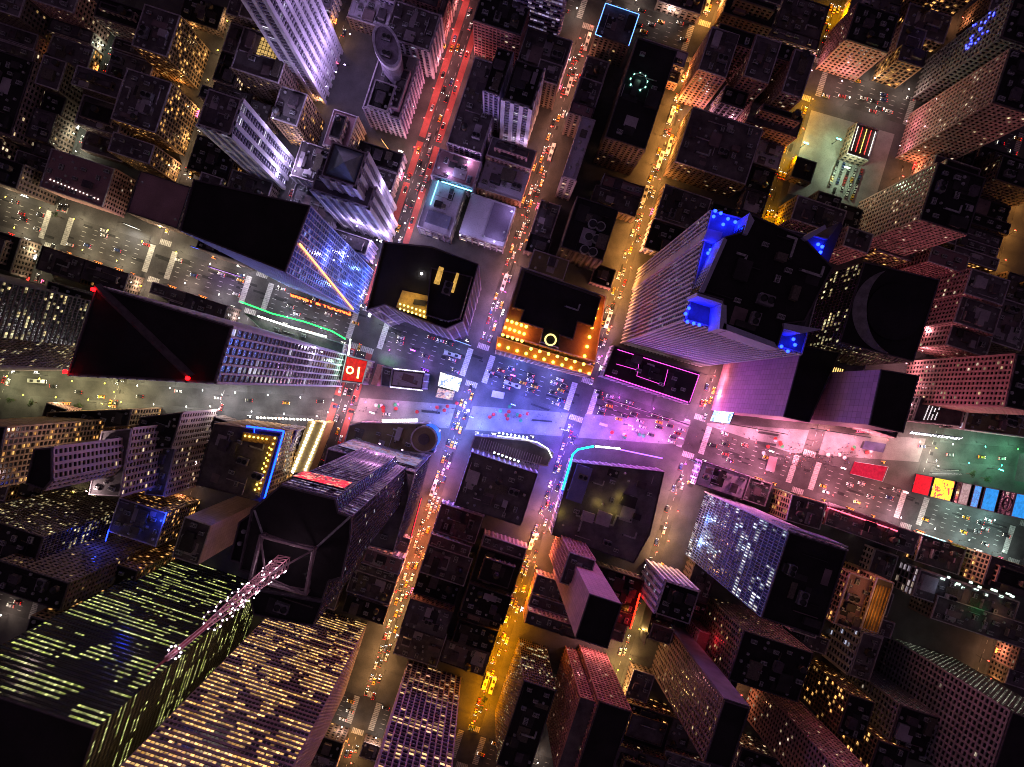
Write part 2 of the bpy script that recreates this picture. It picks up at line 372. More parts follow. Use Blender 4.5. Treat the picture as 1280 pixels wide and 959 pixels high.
def building(label, tiers, name='building', cat='building', group=None, units='auto', foot=True):
    """tiers: (polygon in pixels, height, z0, style, roof[, opts]); polygon is where the ROOF shows, unless opts has g (ground pixels)"""
    root = bpy.data.objects.new(name, None); COL.objects.link(root); tag(root, label, cat, group)
    allp = []; first = True
    for t in tiers:
        px, h, z0, style, roof = t[:5]; op = t[5] if len(t) > 5 else {}
        zz = 0 if op.get('g') else h
        poly = ccw([W(u, v, zz) for u, v in px])
        zb = z0+.15 if z0 == 0 else z0
        if op.get('side'):      # another wall on the sides that face across the streets
            isside = lambda nn: abs(nn.x*D1[0]-nn.y*D1[1]) > op.get('side_t', .7)
            walls_part(root, poly, zb, h, style, only=lambda nn: not isside(nn)); walls_part(root, poly, zb, h, op['side'], 'side_walls', only=isside)
        else: walls_part(root, poly, zb, h, style)
        b = MB(); b.quad([(*p, h-.02) for p in inset(poly, .02)]); ro = b.build('roof', ROOF[roof], root)
        if op.get('para', 1): parapet(root, poly, h, M_PARA if op.get('light', roof != 'black') else M_PARAD, op.get('pt', .45), op.get('ph', 1.1))
        r = [PX(*p, h) for p in poly]; gr = [PX(*p, z0) for p in poly]
        HULLS.append((h, hull(r+gr))); allp += gr
        if foot: FOOT.append(hull([PX(*p, 0) for p in poly]))
        u = op.get('units', units)
        if u:
            A = area(poly)
            if u == 'auto':
                u = [('stair_bulkhead', 1 if A > 150 else 0), ('water_tank', 1 if A > 260 and random.random() < .55 else 0), ('cooling_tower', 1 if A > 500 and random.random() < .7 else 0),
                     ('duct_run', 1 if A > 320 and random.random() < .6 else 0), ('air_conditioner', min(10, 2+int(A/70))), ('skylight', 1 if random.random() < .4 and A > 200 else 0), ('exhaust_fan', min(9, 3+int(A/80)))]
            av = [(p[0], p[1], 0) for p in op.get('avoid', [])]
            vis = any(-20 < x < 1300 and -20 < y < 980 for x, y in r)
            if vis:
                if area(poly) > 90 and op.get('sect', 1): sections(ro, poly, h, roof)
                equip(ro, poly, h, u, av)
        first = False
    return root
def neon(root, pts, z, r, mat, name='neon_tube'):
    """tube along pixel points seen at height z"""
    b = MB(); P = [(*W(u, v, z), z) for u, v in pts]
    for i in range(len(P)-1): b.tube(P[i], P[i+1], r, 6)
    return b.build(name, mat, root)
def lamp_data(name, c, p, r=.4):
    l = bpy.data.lights.new(name, 'POINT'); l.color = c; l.energy = p; l.shadow_soft_size = r
    return l
LD = {}
def plight(x, y, z, c, p, parent=None, r=.5, name='lamp_light'):
    key = (tuple(round(v, 2) for v in c), round(p), r)
    if key not in LD: LD[key] = lamp_data(name, c, p, r)
    o = link(name, LD[key], parent, (x, y, z)); return o
def board(label, a, b_, z0, z1, mats, name='billboard', off=.6, group=None, marks=None, parent=None, cat='billboard', thick=.5, border=True, light=None, frame=None):
    """lit screen standing on the wall line from ground pixel a to ground pixel b_ (its front is to the right hand walking a -> b_)"""
    p, q = Vector(W(*a)), Vector(W(*b_)); L = (q-p).length; d = (q-p)/L; n = Vector((d.y, -d.x))
    ang = math.atan2(d.y, d.x); c = (p+q)/2+n*off
    bb = MB(); bb.box((c.x, c.y, z0), L, thick, z1-z0, ang)
    o = bb.build(name, M_DARK if not frame else frame, parent)
    if not parent: tag(o, label, cat, group)
    sb = MB(); e = .3 if border else 0; f = c+n*(thick/2+.06)
    pa, pb = f-d*(L/2-e), f+d*(L/2-e)
    sb.quad([(*pa, z0+e), (*pb, z0+e), (*pb, z1-e), (*pa, z1-e)], 0, [(0, 0), (L, 0), (L, z1-z0), (0, z1-z0)])
    sb.build('screen', mats, o)
    if marks:
        mb = MB(); f2 = f+n*.08
        for (s0, s1, t0, t1) in marks[0]:
            A, B = f2+d*(s0-.5)*L, f2+d*(s1-.5)*L; Z0, Z1 = z0+t0*(z1-z0), z0+t1*(z1-z0)
            mb.quad([(*A, Z0), (*B, Z0), (*B, Z1), (*A, Z1)])
        mb.build('screen_image', marks[1], o)
    if light:
        l = bpy.data.lights.new('billboard_light', 'AREA'); l.energy = light[1]; l.color = light[0]; l.shape = 'RECTANGLE'; l.size = L; l.size_y = z1-z0
        lo = link('screen_light', l, o, (f.x+n.x*.3, f.y+n.y*.3, (z0+z1)/2)); lo.rotation_euler = Vector((n.x, n.y, 0)).to_track_quat('-Z', 'Y').to_euler()
    return o
def led(name, cols, s, scale=.25):
    """a picture on a screen: soft blocks of colour"""
    if name in MATS: return MATS[name]
    m, nt = newmat(name); g = N(nt)
    uv = g.n('ShaderNodeUVMap').outputs[0]
    def vor(k, feat):
        v = g.n('ShaderNodeTexVoronoi'); v.inputs['Scale'].default_value = k; nt.links.new(uv, v.inputs['Vector'])
        q = g.n('ShaderNodeSeparateColor'); nt.links.new(v.outputs['Color'], q.inputs[0]); return q.outputs[feat]
    big, small = vor(scale, 0), vor(scale*4.5, 1)
    pick = g.m('GREATER_THAN', vor(scale*2.1, 2), .62)
    sel = g.m('ADD', g.m('MULTIPLY', big, g.m('SUBTRACT', 1.0, pick)), g.m('MULTIPLY', small, pick))
    r = g.n('ShaderNodeValToRGB'); r.color_ramp.interpolation = 'CONSTANT'
    e = r.color_ramp.elements
    for i, c in enumerate(cols):
        x = e[i] if i < 2 else e.new(i/len(cols))
        x.position = i/len(cols); x.color = (*c, 1)
    nt.links.new(sel, r.inputs[0])
    g.out((.01, .01, .01), .6, r.outputs[0], g.m('ADD', g.m('MULTIPLY', g.noise(uv, .6, 2), s), s*.5))
    MATS[name] = m
    return m
def text(s, size, mat, loc, rot, parent, name='lettering'):
    c = bpy.data.curves.new(name, 'FONT'); c.body = s; c.size = size; c.extrude = .15; c.align_x = 'CENTER'; c.align_y = 'CENTER'
    c.materials.append(mat); c.offset = .03*size*.5
    o = link(name, c); bpy.context.view_layer.update()
    me = bpy.data.meshes.new_from_object(o.evaluated_get(bpy.context.evaluated_depsgraph_get())); bpy.data.objects.remove(o)
    me.materials.clear(); me.materials.append(mat)
    o = link(name, me, parent, loc); o.rotation_euler = rot; return o
BULB = {}
def bulbs(root, pts, r, mat, name='bulb', h=.8):
    key = (round(r, 2), mat.name, h)
    if key not in BULB: m = MB(); m.cyl((0, 0, 0), r, h, 8, 0, r*.7); BULB[key] = m.mesh(name, mat)
    for p in pts: link(name, BULB[key], root, p)
def wash(root, spots_, c, p):
    """architectural flood lights on short brackets in front of a wall: ground pixel and height"""
    if 'wash' not in BULB: m = MB(); m.box((0, 0, -.3), .9, .5, .6); BULB['wash'] = m.mesh('flood_light', M_DARK)
    for u, v, z in spots_:
        x, y = W(u, v); o = link('flood_light', BULB['wash'], root, (x, y, z), ANG); plight(x, y, z+.8, c, p, root, .6)
# ---------------------------------------------------------------- setting
b = MB(); b.quad([(-1500, -1500, 0), (1500, -1500, 0), (1500, 1500, 0), (-1500, 1500, 0)]); struct(b.build('ground', MATS['asphalt']))
SA = [-691, -554, -418, -291, -144, 0, 137, 285, 429, 571, 713, 855]     # street lines (city a)
AV = [-470, 0, 457]
BW = lambda u: 480+.072*u
def slab(name, polypx, z, mat, z0=0.0, kind='structure'):
    poly = ccw([W(u, v) for u, v in polypx]); m = MB(); m.prism(poly, z0, z)
    o = m.build(name, mat); o['kind'] = kind; return o
def clip(poly, f):
    out = []; n = len(poly)
    for i in range(n):
        p, q = poly[i], poly[(i+1) % n]; a, c = f(p), f(q)
        if a >= 0: out.append(p)
        if (a >= 0) != (c >= 0): t = a/(a-c); out.append((p[0]+(q[0]-p[0])*t, p[1]+(q[1]-p[1])*t))
    return out
BANDS = [(-960, -489), (-451, -19), (19, 438), (476, 960)]
for i in range(len(SA)-1):
    hw0 = 15 if i == 4 else 7.5; hw1 = 15 if i == 3 else 7.5
    for b0, b1 in BANDS:
        q = [city(SA[i]+hw0, b0), city(SA[i+1]-hw1, b0), city(SA[i+1]-hw1, b1), city(SA[i]+hw0, b1)]
        for side in (1, -1):
            c = clip(q, lambda p: side*(p[1]-BW(p[0]))-12)
            if len(c) > 2 and area(c) > 300: slab('pavement', c, .15, MATS['concrete'])
M_ROAD = surf('road_asphalt', (.08, .076, .078), (.045, .043, .045), .11, .7)
def road(pts, hw, name='road', mat=M_ROAD, z=.004):
    (a, c), (d, e) = pts; L = math.hypot(d-a, e-c); nx, ny = -(e-c)/L*hw, (d-a)/L*hw
    poly = [(a+nx, c+ny), (d+nx, e+ny), (d-nx, e-ny), (a-nx, c-ny)]
    m = MB(); m.quad([(*p, z) for p in ccw([W(u, v) for u, v in poly])]); return struct(m.build(name, mat))
for k, a in enumerate(SA): road((city(a, -960), city(a, 960)), 15 if k == 4 else 7.5)
for bb in AV: road((city(-900, bb), city(960, bb)), 19, z=.008)
road(((-150, BW(-150)), (1500, BW(1500))), 12.5, z=.012)
# pedestrian plaza on the closed diagonal avenue
sx = [-144, 0, 137, 285, 429, 571]
for i in range(5):
    q = [city(sx[i]+(17 if i == 0 else 10), -400), city(sx[i+1]-10, -400), city(sx[i+1]-10, 400), city(sx[i]+(17 if i == 0 else 10), 400)]
    c = clip(clip(q, lambda p: p[1]-BW(p[0])+15), lambda p: BW(p[0])+15-p[1])
    if i < 2: c = clip(c, lambda p: p[1]-(457+(p[0]-597)*.327)-19)
    if i >= 3: c = clip(c, lambda p: (457+(p[0]-597)*.327)-19-p[1])
    if len(c) > 2: slab('plaza', c, .16, MATS['plaza_stone'])
# red lanes on the wide street
def strip(a, w, b0, b1, mat, name, z=.016):
    m = MB(); m.quad([(*W(*p), z) for p in [city(a-w, b0), city(a-w, b1), city(a+w, b1), city(a+w, b0)]]); return struct(m.build(name, mat))
for b0, b1 in ((-449, -250), (-244, -200), (-190, -30), (25, 90), (100, 250)):
    strip(-155, 4.2, b0, b1, M_RED, 'red_lane'); strip(-133, 3.8, b0, b1, M_RED, 'red_lane')
# repair patches and manhole covers on the roads
PT = surf('asphalt_patch', (.03, .03, .032), None, .3, .8); RP2 = random.Random(77)
for k, a in enumerate(SA[1:-1]):
    m = MB()
    for _ in range(26):
        b0 = RP2.uniform(-600, 600); a0 = a+RP2.uniform(-6, 4); w_, d_ = RP2.uniform(1.2, 4), RP2.uniform(3, 16)
        if min(abs(b0-t) for t in AV) < 40: continue
        m.quad([(*W(*p), .018+_*.0001) for p in [city(a0, b0), city(a0, b0+d_), city(a0+w_, b0+d_), city(a0+w_, b0)]])
    struct(m.build('road_patch', PT))
m = MB()
for _ in range(90):
    a0 = RP2.uniform(-700, 760); b0 = RP2.uniform(-16, 12); d_, w_ = RP2.uniform(1.2, 4), RP2.uniform(4, 22); m.quad([(*W(*p), .014+_*.00005) for p in [city(a0, b0), city(a0, b0+d_), city(a0+w_, b0+d_), city(a0+w_, b0)]])
struct(m.build('road_patch', PT))
# markings
m = MB()
def mark(a0, a1, b0, b1, z=.02):
    m.quad([(*W(*p), z) for p in [city(a0, b0), city(a0, b1), city(a1, b1), city(a1, b0)]])
for bb in AV:
    for off in (-12, -6, 0, 6, 12):
        x = -760
        while x < 800:
            if min(abs(x-s) for s in SA) > 20: mark(x, x+5, bb+off-.25, bb+off+.25)
            x += 14
for k, a in enumerate(SA):
    for off in ((-.25,) if k != 4 else (-4.5, 4.5)):
        y = -700
        while y < 700:
            if min(abs(y-s) for s in AV) > 28: mark(a+off-.2, a+off+.2, y, y+5)
            y += 12
y = -440
while y < -20: mark(-161.5, -160.3, y, y+2.2); y += 4.6
struct(m.build('lane_marking', M_PAINT))
for bb in AV:
    for a in SA:
        m = MB(); hw = 9 if a != -144 else 15
        for s in (-1, 1):
            for t in range(16):
                y0 = bb-17.5+t*2.25; mark(a+s*(hw+2), a+s*(hw+9), y0, y0+(1.6 if bb else 2.0))
            n = int(hw*2/2.25)
            for t in range(n):
                x0 = a-hw+.8+t*2.25; mark(x0, x0+1.75, bb+s*21, bb+s*28)
        u, v = city(a, bb)
        if -40 < u < 1320 and -40 < v < 1000: struct(m.build('crosswalk', M_PAINT))
# ---------------------------------------------------------------- street names used in labels
SN = {0: 'the far left street', 1: 'the second street from the left edge', 2: 'the street left of the blue glass tower', 3: 'the street behind the blue glass tower',
      4: 'the red-laned street', 5: 'the street left of the orange-lit roof', 6: 'the street right of the orange-lit roof', 7: 'the gold street behind the blue-lit roof',
      8: 'the street past the green-lit car park', 9: 'the gold street near the right edge', 10: 'the street at the right edge', 11: 'the last street at the right edge'}
def B1(label, poly, h, style, roof='black', z0=0, name='building', **op):
    return building(label, [(poly, h, z0, style, roof, op)], name)
# ================================================================ landmark buildings
BL = {}
# --- left
t = building('black glass tower with a diagonal ridge across its roof and red corner lights', [([(122, 358), (290, 409), (269, 478), (86, 468)], 221, 0, 'whiterib', 'black', {'units': None, 'sect': 0, 'ph': .8})], 'tower')
wash(t, [(448, 450, 12), (446, 460, 30), (444, 470, 12)], (.55, 1, .75), 9000); wash(t, [(446, 450, 100)], (.85, .7, 1), 6000)
ridge = MB(); a, c = W(122, 358, 221), W(240, 472, 221)
d = (Vector(c)-Vector(a)).normalized(); nn = Vector((-d.y, d.x))*1.6
A, B_ = Vector(a), Vector(c)
for s in (1, -1):
    q = [(*(A+nn*s), 221.0), (*(B_+nn*s), 221.0), (*B_, 223.4), (*A, 223.4)]
    ridge.quad(q if s < 0 else q[::-1])
ridge.build('roof_ridge', surf('ridge_metal', (.14, .12, .13), None, .4, .5), t)
M_REDL = glow('red_warning', (1, .02, .03), 14)
for u, v in ((121, 363), (86, 465), (238, 473)):
    x, y = W(u, v, 221); m = MB(); m.cyl((0, 0, 0), .2, 1.6, 6, 1); m.cyl((0, 0, 1.6), .75, 1.1, 8); m.build('warning_light', (M_REDL, M_DARK), t, (x, y, 221.2))
B1('wide tower at the left edge with rows of gold lit windows between dark bands', [(-330, 262), (2, 352), (-20, 420), (-72, 452), (-330, 452)], 150, 'colgold', g=0)
B1('dark lower block hidden between the gold-windowed tower and the black ridge tower', R(62, 352, 60, 75), 70, 'black')
# blue glass tower
BG = [(243, 225), (388, 258), (357, 340), (226, 288)]
t = building('black roofed tower with blue lit glass wall and a gold diagonal light line', [(BG, 170, 0, 'glass', 'black', {'units': None, 'sect': 0})], 'tower')
wash(t, [(478, 352, 20), (472, 372, 20), (470, 385, 60)], (.12, .25, 1), 9000); wash(t, [(468, 352, 90), (466, 366, 120)], (.3, .3, 1), 9000); wash(t, [(430, 397, 25), (400, 388, 25)], (.3, .45, 1), 3500)
m = MB(); p0, p1 = (*W(371, 297, 170), 168), (*W(452, 376, 20), 20)
# gold line climbing the glass corner
q = [W(388, 258, 170), W(357, 340, 170)]; cc = Vector(q[0]).lerp(Vector(q[1]), .5)
nv = (Vector(q[1])-Vector(q[0])).normalized(); nv = Vector((-nv.y, nv.x)); nv = nv if nv.dot(-cc) > 0 else -nv
s0 = Vector(q[0]).lerp(Vector(q[1]), .55)+nv*.9; s1 = Vector(q[0]).lerp(Vector(q[1]), .97)+nv*.9
m.tube((*s0, 168), (*s1, 22), .5); m.build('light_line', glow('gold_line', (1, .6, .2), 3.2), t)
board('tall blue screen on the glass tower beside the red lettering', (466, 337), (458, 359), 30, 105, led('led_blue', [(.05, .2, .9), (.02, .1, .6), (.2, .4, 1), (.05, .1, .4)], 1.0, .12), off=1.2)
# red sign with letters
t = board('long red lit sign band with glowing letters above the wide avenue', (372, 368), (443, 391), 7, 17, glow('sign_red', (.6, .02, .01), .7), name='sign', cat='sign', off=1.5)
A, B_ = Vector(W(372, 368)), Vector(W(443, 391)); d = (B_-A).normalized(); n_ = Vector((d.y, -d.x)); c = (A+B_)/2+n_*2.3
text('ERNST & YOUNG', 5.6, glow('sign_gold', (1, .42, .08), 9), (c.x, c.y, 12.2), (math.radians(62), 0, math.atan2(d.y, d.x)), t)
neonm = glow('neon_green', (.05, 1, .3), 7)
# white and green lit podium right of black tower
P = [(283, 398), (432, 443), (424, 487), (272, 480)]
t = building('low strip building with green neon edge in front of the black ridge tower', [([(320, 396), (439, 433), (436, 445), (340, 416)], 22, 0, 'mall', 'grey', {'g': 1, 'light': 1, 'units': [('air_conditioner', 3)]})])
neon(t, [(300, 377), (340, 392), (380, 402), (415, 414), (432, 424)], 26, .35, neonm)
neon(t, [(322, 395), (360, 408), (408, 421)], 26, .5, glow('tube_white', (.9, 1, .85), 10), 'white_tube')
neon(t, [(438, 424), (432, 470)], 20, .5, MATS['tube_white'], 'white_tube')
board('tall slim screen of red, white and blue on the ribbed building', (348, 448), (341, 470), 12, 30, led('led_rwb', [(1, .1, .15), (.9, .9, 1), (.1, .2, 1), (1, .8, .3)], 2.2, .3), off=.7)
t = building('small red-lit roof with a glowing ring and bar beside the plaza', [([(433, 444), (461, 451), (453, 480), (426, 477)], 22, 0, 'mall', 'tar', {'units': None, 'ph': .8})], name='kiosk')
m = MB(); z = 22.6; m.prism(ccw([W(u, v, z) for u, v in [(434, 446), (459, 452), (452, 478), (428, 475)]]), 22.0, z); m.build('screen', glow('red_screen', (1, .01, .01), .75, .5), t)
ring = MB(); cx, cy = W(437.5, 463, 23)
for i in range(14):
    a0, a1 = i/14*2*math.pi, (i+1)/14*2*math.pi
    ring.tube((cx+2.1*math.cos(a0), cy+2.1*math.sin(a0), 23.1), (cx+2.1*math.cos(a1), cy+2.1*math.sin(a1), 23.1), .5, 5)
ring.tube((*W(449, 459, 23), 23.1), (*W(447, 473, 23), 23.1), .65, 5); ring.build('glowing_mark', glow('warm_white', (1, .75, .6), 5), t)
# --- thin triangular building between the avenues
t = building('narrow wedge building with lavender roof and red end wall in the plaza', [([(492, 463), (530, 467), (527, 486), (489, 482)], 42, 0, 'mall', 'pale', {'units': [('exhaust_fan', 3)], 'light': 0}),
    ([(478, 458), (491, 461), (487, 484), (476, 482)], 30, 0, 'mall', 'tar', {'units': [('air_conditioner', 1)]})])
m = MB()
for i in range(20):
    for (x0, y0, x1, y1) in ((493, 461, 530, 465), (489, 484, 527, 488)):
        x, y = W(x0+(x1-x0)*i/19, y0+(y1-y0)*i/19, 41); m.box((x, y, 40.2), 1.0, .5, 2.0, ANG)
m.build('ticker_lights', glow('lav_dots', (.8, .75, 1), 2.5), t)
x0, y0 = W(474, 455, 24); m = MB(); m.box((*W(472, 469, 20), 0.15), 4, 14, 22, ANG); o = m.build('advertising_wall', surf('coral_wall', (.55, .16, .2), None, .2)); tag(o, 'slim coral wall panel between the red-lit roof and the wedge building', 'billboard')
def table(label, polypx, h, mat, name='billboard', z0=0.15, imgs=None):
    poly = ccw([W(u, v, h) for u, v in polypx]); m = MB(); m.prism(poly, z0, h-.6); o = m.build(name, M_DARK); tag(o, label, 'billboard')
    s = MB(); p = inset(poly, -.3); xs = [a[0] for a in p]; ys = [a[1] for a in p]
    s.prism(p, h-.6, h); s.uv[-1] = [(a[0], a[1]) for a in p]; s.has = True
    s.build('screen', mat, o); HULLS.append((h, hull([PX(*q, h) for q in poly]))); return o
table('bright white screen with dark scribbled picture in the middle of the plaza', [(551, 466), (577, 474), (572, 489), (548, 482)], 9, led('led_white', [(1, 1, 1), (1, .97, .9), (1, 1, 1), (.2, .3, .6), (1, .9, .95)], 1.4, .28))
table('smaller pink picture screen just below the bright white plaza screen', [(548, 486), (568, 490), (565, 500), (545, 496)], 6, led('led_pinkpic', [(.9, .5, .6), (.7, .6, .9), (.3, .2, .4), (1, .8, .8)], .8, .4))
# --- tall block with open black roof and gold courtyard
t = building('black tower with an open gold-lit court in its roof at the plaza corner', [([(480, 303), (540, 309), (598, 331), (578, 402), (558, 411), (520, 398), (482, 381), (459, 388)], 96, 0, 'mall', 'black', {'sect': 0, 'units': None, 'ph': 2.0}),
   ([(539, 335), (590, 346), (575, 398), (560, 402), (533, 394)], 104, 96, 'black', 'black', {'sect': 0, 'units': [('cooling_tower', 1), ('duct_run', 1)]})], 'tower')
m = MB(); m.prism(ccw([W(u, v, 97) for u, v in [(503, 363), (540, 371), (533, 399), (495, 384)]]), 96, 97.4); m.build('lit_terrace', surf('terrace_stone', (.5, .36, .12), (.35, .25, .1), .4), t)
m = MB(); m.prism(ccw([W(u, v, 99.5) for u, v in [(518, 374), (533, 376), (531, 383), (516, 380)]]), 97.4, 99.5); m.build('terrace_skylight', M_DARK, t)
m = MB()
bulbs(t, [(*W(500+i*5, 380+j*6+i*1.6, 98), 97.4) for i in range(7) for j in range(2)], .6, glow('terrace_glow', (1, .85, .4), 4), 'terrace_light', .5)
m = MB(); m.prism(ccw([W(u, v, 105) for u, v in [(549, 333), (555, 335), (549, 356), (542, 354)]]), 104, 105.2); m.build('lit_skylight', glow('skylight_gold', (1, .55, .12), .75, .6), t)
m = MB(); m.prism(ccw([W(u, v, 105) for u, v in [(571, 341), (574, 342), (567, 366), (562, 365)]]), 104, 105.2); m.build('lit_skylight', MATS['skylight_gold'], t)
x, y = W(527, 342, 98); plight(x, y, 99, (1, .9, .8), 220, t, .6)
m = MB(); m.cyl((x, y, 97), .6, .9, 8); m.build('roof_lamp', glow('white_bulb', (1, .95, .9), 20), t)
for u, v in ((507, 374), (527, 388), (520, 370)):
    x, y = W(u, v, 102); plight(x, y, 102, (1, .62, .15), 700, t, .6)
# --- upper middle
t = B1('glass slab tower with diagonal white bars at the top edge left of the red-laned street', R(402, 58, 26, 66), 200, 'bars', 'black', g=1, name='tower')
wash(t, [(452, 80, 40), (446, 115, 40), (444, 140, 60), (425, 140, 40), (450, 100, 110)], (.7, .5, 1), 13000)
t = B1('dark block at the top edge with a gold-lit open atrium in its roof', R(312, -22, 66, 44), 60, 'brick', 'tar', units=[('air_conditioner', 2)])
m = MB(); m.prism(ccw([W(u, v, 60) for u, v in R(332, -4, 34, 18)]), 60, 60.5); m.build('lit_skylight', MATS['skylight_gold'], t)
for i in range(3): x, y = W(340+i*10, 2+i*3, 64); plight(x, y, 64, (1, .6, .2), 350, t, .4)
t = B1('dark block with one large gold gridded skylight left of the barred slab', R(306, 34, 62, 54), 52, 'brick', 'tar', units=[('air_conditioner', 3)])
m = MB(); m.prism(ccw([W(u, v, 53) for u, v in R(327, 46, 33, 22)]), 52, 53); m.build('lit_skylight', glow('skylight_pale_gold', (1, .62, .2), .8, .7), t)
m = MB()
for i in range(8): x, y = W(327+i*4.4+11*D2[0], 46+i*1.45+11*D2[1], 53); m.box((x, y, 53), .3, 22/F*(H-53), .25, ANG)
for i in range(5): x, y = W(327+16+i*5*D2[0], 46+5.2+i*5*D2[1], 53); m.box((x, y, 53), 33/F*(H-53), .3, .28, ANG)
m.build('skylight_bars', M_DARK, t)
t = B1('brown stone block with gold windows left of the top street', R(182, 6, 46, 54), 46, 'gold', 'tar'); wash(t, [(236, 60, 5), (228, 85, 5), (245, 40, 5)], (1, .5, .15), 1800)
t = B1('second brown stone block with gold grid windows below the first', R(160, 86, 58, 66), 42, 'gold', 'tar'); wash(t, [(228, 112, 5), (222, 140, 5), (214, 165, 5), (190, 175, 5)], (1, .45, .12), 2200)
t = B1('dusky pink flat roof with a dotted line of small white lights', R(66, 186, 82, 50), 26, 'pink', 'pink', light=1, sect=0)
bulbs(t, [(*W(62+i*4.6, 224+i*1.9, 27), 26.1) for i in range(14)], .35, glow('tiny_white', (1, .85, .75), 5), 'roof_light', .4)
B1('plain mauve flat roof between the dotted roof and the blue glass tower', R(176, 214, 66, 54), 30, 'brick', 'pink', units=[('exhaust_fan', 2)], light=0, sect=0)
B1('narrow tall grey gridded block in the dark upper left', R(-6, 62, 52, 96), 30, 'cream', 'black')
B1('low block with gold windows below the barred slab tower', R(352, 108, 34, 42), 46, 'gold', 'tar')
t = building('stepped purple-edged building with an oval white-rimmed rooftop drum', [(R(478, 60, 48, 78), 34, 0, 'lavender', 'tar', {'light': 1, 'pt': .7}), (R(470, 100, 26, 34), 44, 34, 'lavender', 'black', {'light': 1, 'pt': .6}), (R(500, 85, 14, 50), 40, 34, 'plain', 'tar', {'light': 1, 'pt': .7})])
m = MB(); cx, cy = W(483, 56, 62)
def oval(rx, ry, n=28): return [(cx+rx*math.cos(i*2*math.pi/n)*.96-ry*math.sin(i*2*math.pi/n)*.25, cy+rx*math.cos(i*2*math.pi/n)*.25*0+ry*math.sin(i*2*math.pi/n)) for i in range(n)]
m.prism(oval(7.6, 12.5), 34, 60); m.build('drum', surf('drum_wall', (.3, .25, .34), None, .3), t)
m = MB(); o1, o2 = oval(8.6, 13.6), oval(7.0, 11.8)
for i in range(28):
    j = (i+1) % 28; m.quad([(*o1[i], 61), (*o1[j], 61), (*o2[j], 61), (*o2[i], 61)]); m.quad([(*o1[i], 57), (*o1[j], 57), (*o1[j], 61), (*o1[i], 61)]); m.quad([(*o2[j], 60), (*o2[i], 60), (*o2[i], 61), (*o2[j], 61)])
m.build('drum_rim', surf('rim_white', (.7, .65, .8), None, .3), t)
for s in (5, -5): link('drum_fan', UM['cooling_tower'], t, (cx, cy+s, 60.1), ANG, (.9, .9, .6))
HULLS.append((60, hull([PX(a, c, 60) for a, c in oval(9, 14)])))
BLU = t
t = building('blue-grey pointed roof tower with white ribbed walls above the glass tower', [(R(416, 178, 44, 44), 112, 0, 'bars', 'tar', {'light': 1, 'units': None}), (R(398, 212, 74, 26), 90, 0, 'bars', 'grey', {'light': 1, 'units': [('air_conditioner', 2)]})], 'tower')
P = ccw([W(u, v, 112) for u, v in R(419, 181, 38, 38)]); ap = (*W(430, 203, 130), 130); m = MB()
for i in range(4): m.quad([(*P[i], 112.1), (*P[(i+1) % 4], 112.1), ap])
m.build('pyramid_roof', surf('slate_blue', (.16, .2, .27), (.1, .13, .18), .2, .6), t)
wash(t, [(512, 290, 25), (505, 310, 25), (480, 312, 30), (460, 300, 40), (503, 270, 60)], (.7, .55, 1), 9000)
t = B1('lavender-lit tower covered in picture panels left of the pointed roof', R(262, 112, 42, 46), 100, 'bars', 'tar', name='tower')
wash(t, [(385, 205, 20), (378, 225, 30), (358, 230, 20), (375, 190, 60)], (.72, .6, 1), 14000)
# flat and low roofs between the red-laned street and the next
B1('long dark roof with many ducts right of the red-laned street', R(594, 72, 44, 112), 26, 'lavender', 'tar', light=1)
B1('dark purple roof with two pale fans right of the red-laned street', R(550, 186, 54, 34), 24, 'lavender', 'pink', units=[('air_conditioner', 2), ('exhaust_fan', 3), ('skylight', 1)])
t = B1('pale mottled roof with a bright white light strip right of the red lanes', R(541, 224, 42, 62), 22, 'mall', 'pale', light=1, units=[('skylight', 1), ('exhaust_fan', 2)])
neon(t, [(552, 227), (590, 239)], 23.8, .35, glow('cool_tube', (.6, .8, 1), 6)); neon(t, [(548, 226), (538, 256)], 23.4, .2, MATS['cool_tube'])
m = MB(); m.prism(ccw([W(u, v, 23) for u, v in R(536, 262, 30, 16)]), 22, 23.2); m.build('raised_roof', surf('blue_grey_roof', (.22, .22, .34), None, .1), t)
t = B1('flat two-tone lavender roof beside the street left of the orange-lit roof', R(590, 242, 58, 52), 20, 'mall', 'pale', light=1, sect=0, units=[('exhaust_fan', 2)])
m = MB(); m.prism(ccw([W(u, v, 20.6) for u, v in R(618, 253, 26, 44)]), 20, 20.5); m.build('roof_panel', surf('mauve_membrane', (.24, .2, .29), (.2, .16, .25), .08), t)
t = B1('white ribbed mid-rise standing alone above the flat lavender roofs', R(645, 76, 36, 50), 66, 'bars', 'black')
wash(t, [(625, 190, 12), (650, 196, 12)], (.8, .6, 1), 3500)
B1('narrow ribbed block joined to the white mid-rise on its left', R(622, 60, 20, 56), 60, 'lavender', 'black')
B1('reddish glass block at the top edge with a black roof', R(606, -18, 62, 46), 44, 'rose', 'black')
B1('purple striped glass tower running off the top edge', R(648, 20, 56, 30), 150, 'stripes', 'black', g=1, name='tower')
for u, v, c in ((560, 214, (.6, .5, 1)), (575, 292, (.55, .5, 1)), (640, 262, (.65, .5, 1)), (618, 300, (.6, .5, 1)), (585, 200, (.9, .5, .9))):
    x, y = W(u, v, 30); m = MB(); m.cyl((0, 0, 0), .12, 5, 6); m.box((0, 0, 5), 1, .4, .3); m.build('roof_floodlight', M_METAL, t, (x, y, 20.1)); plight(x, y, 26, c, 2600, t, .6)
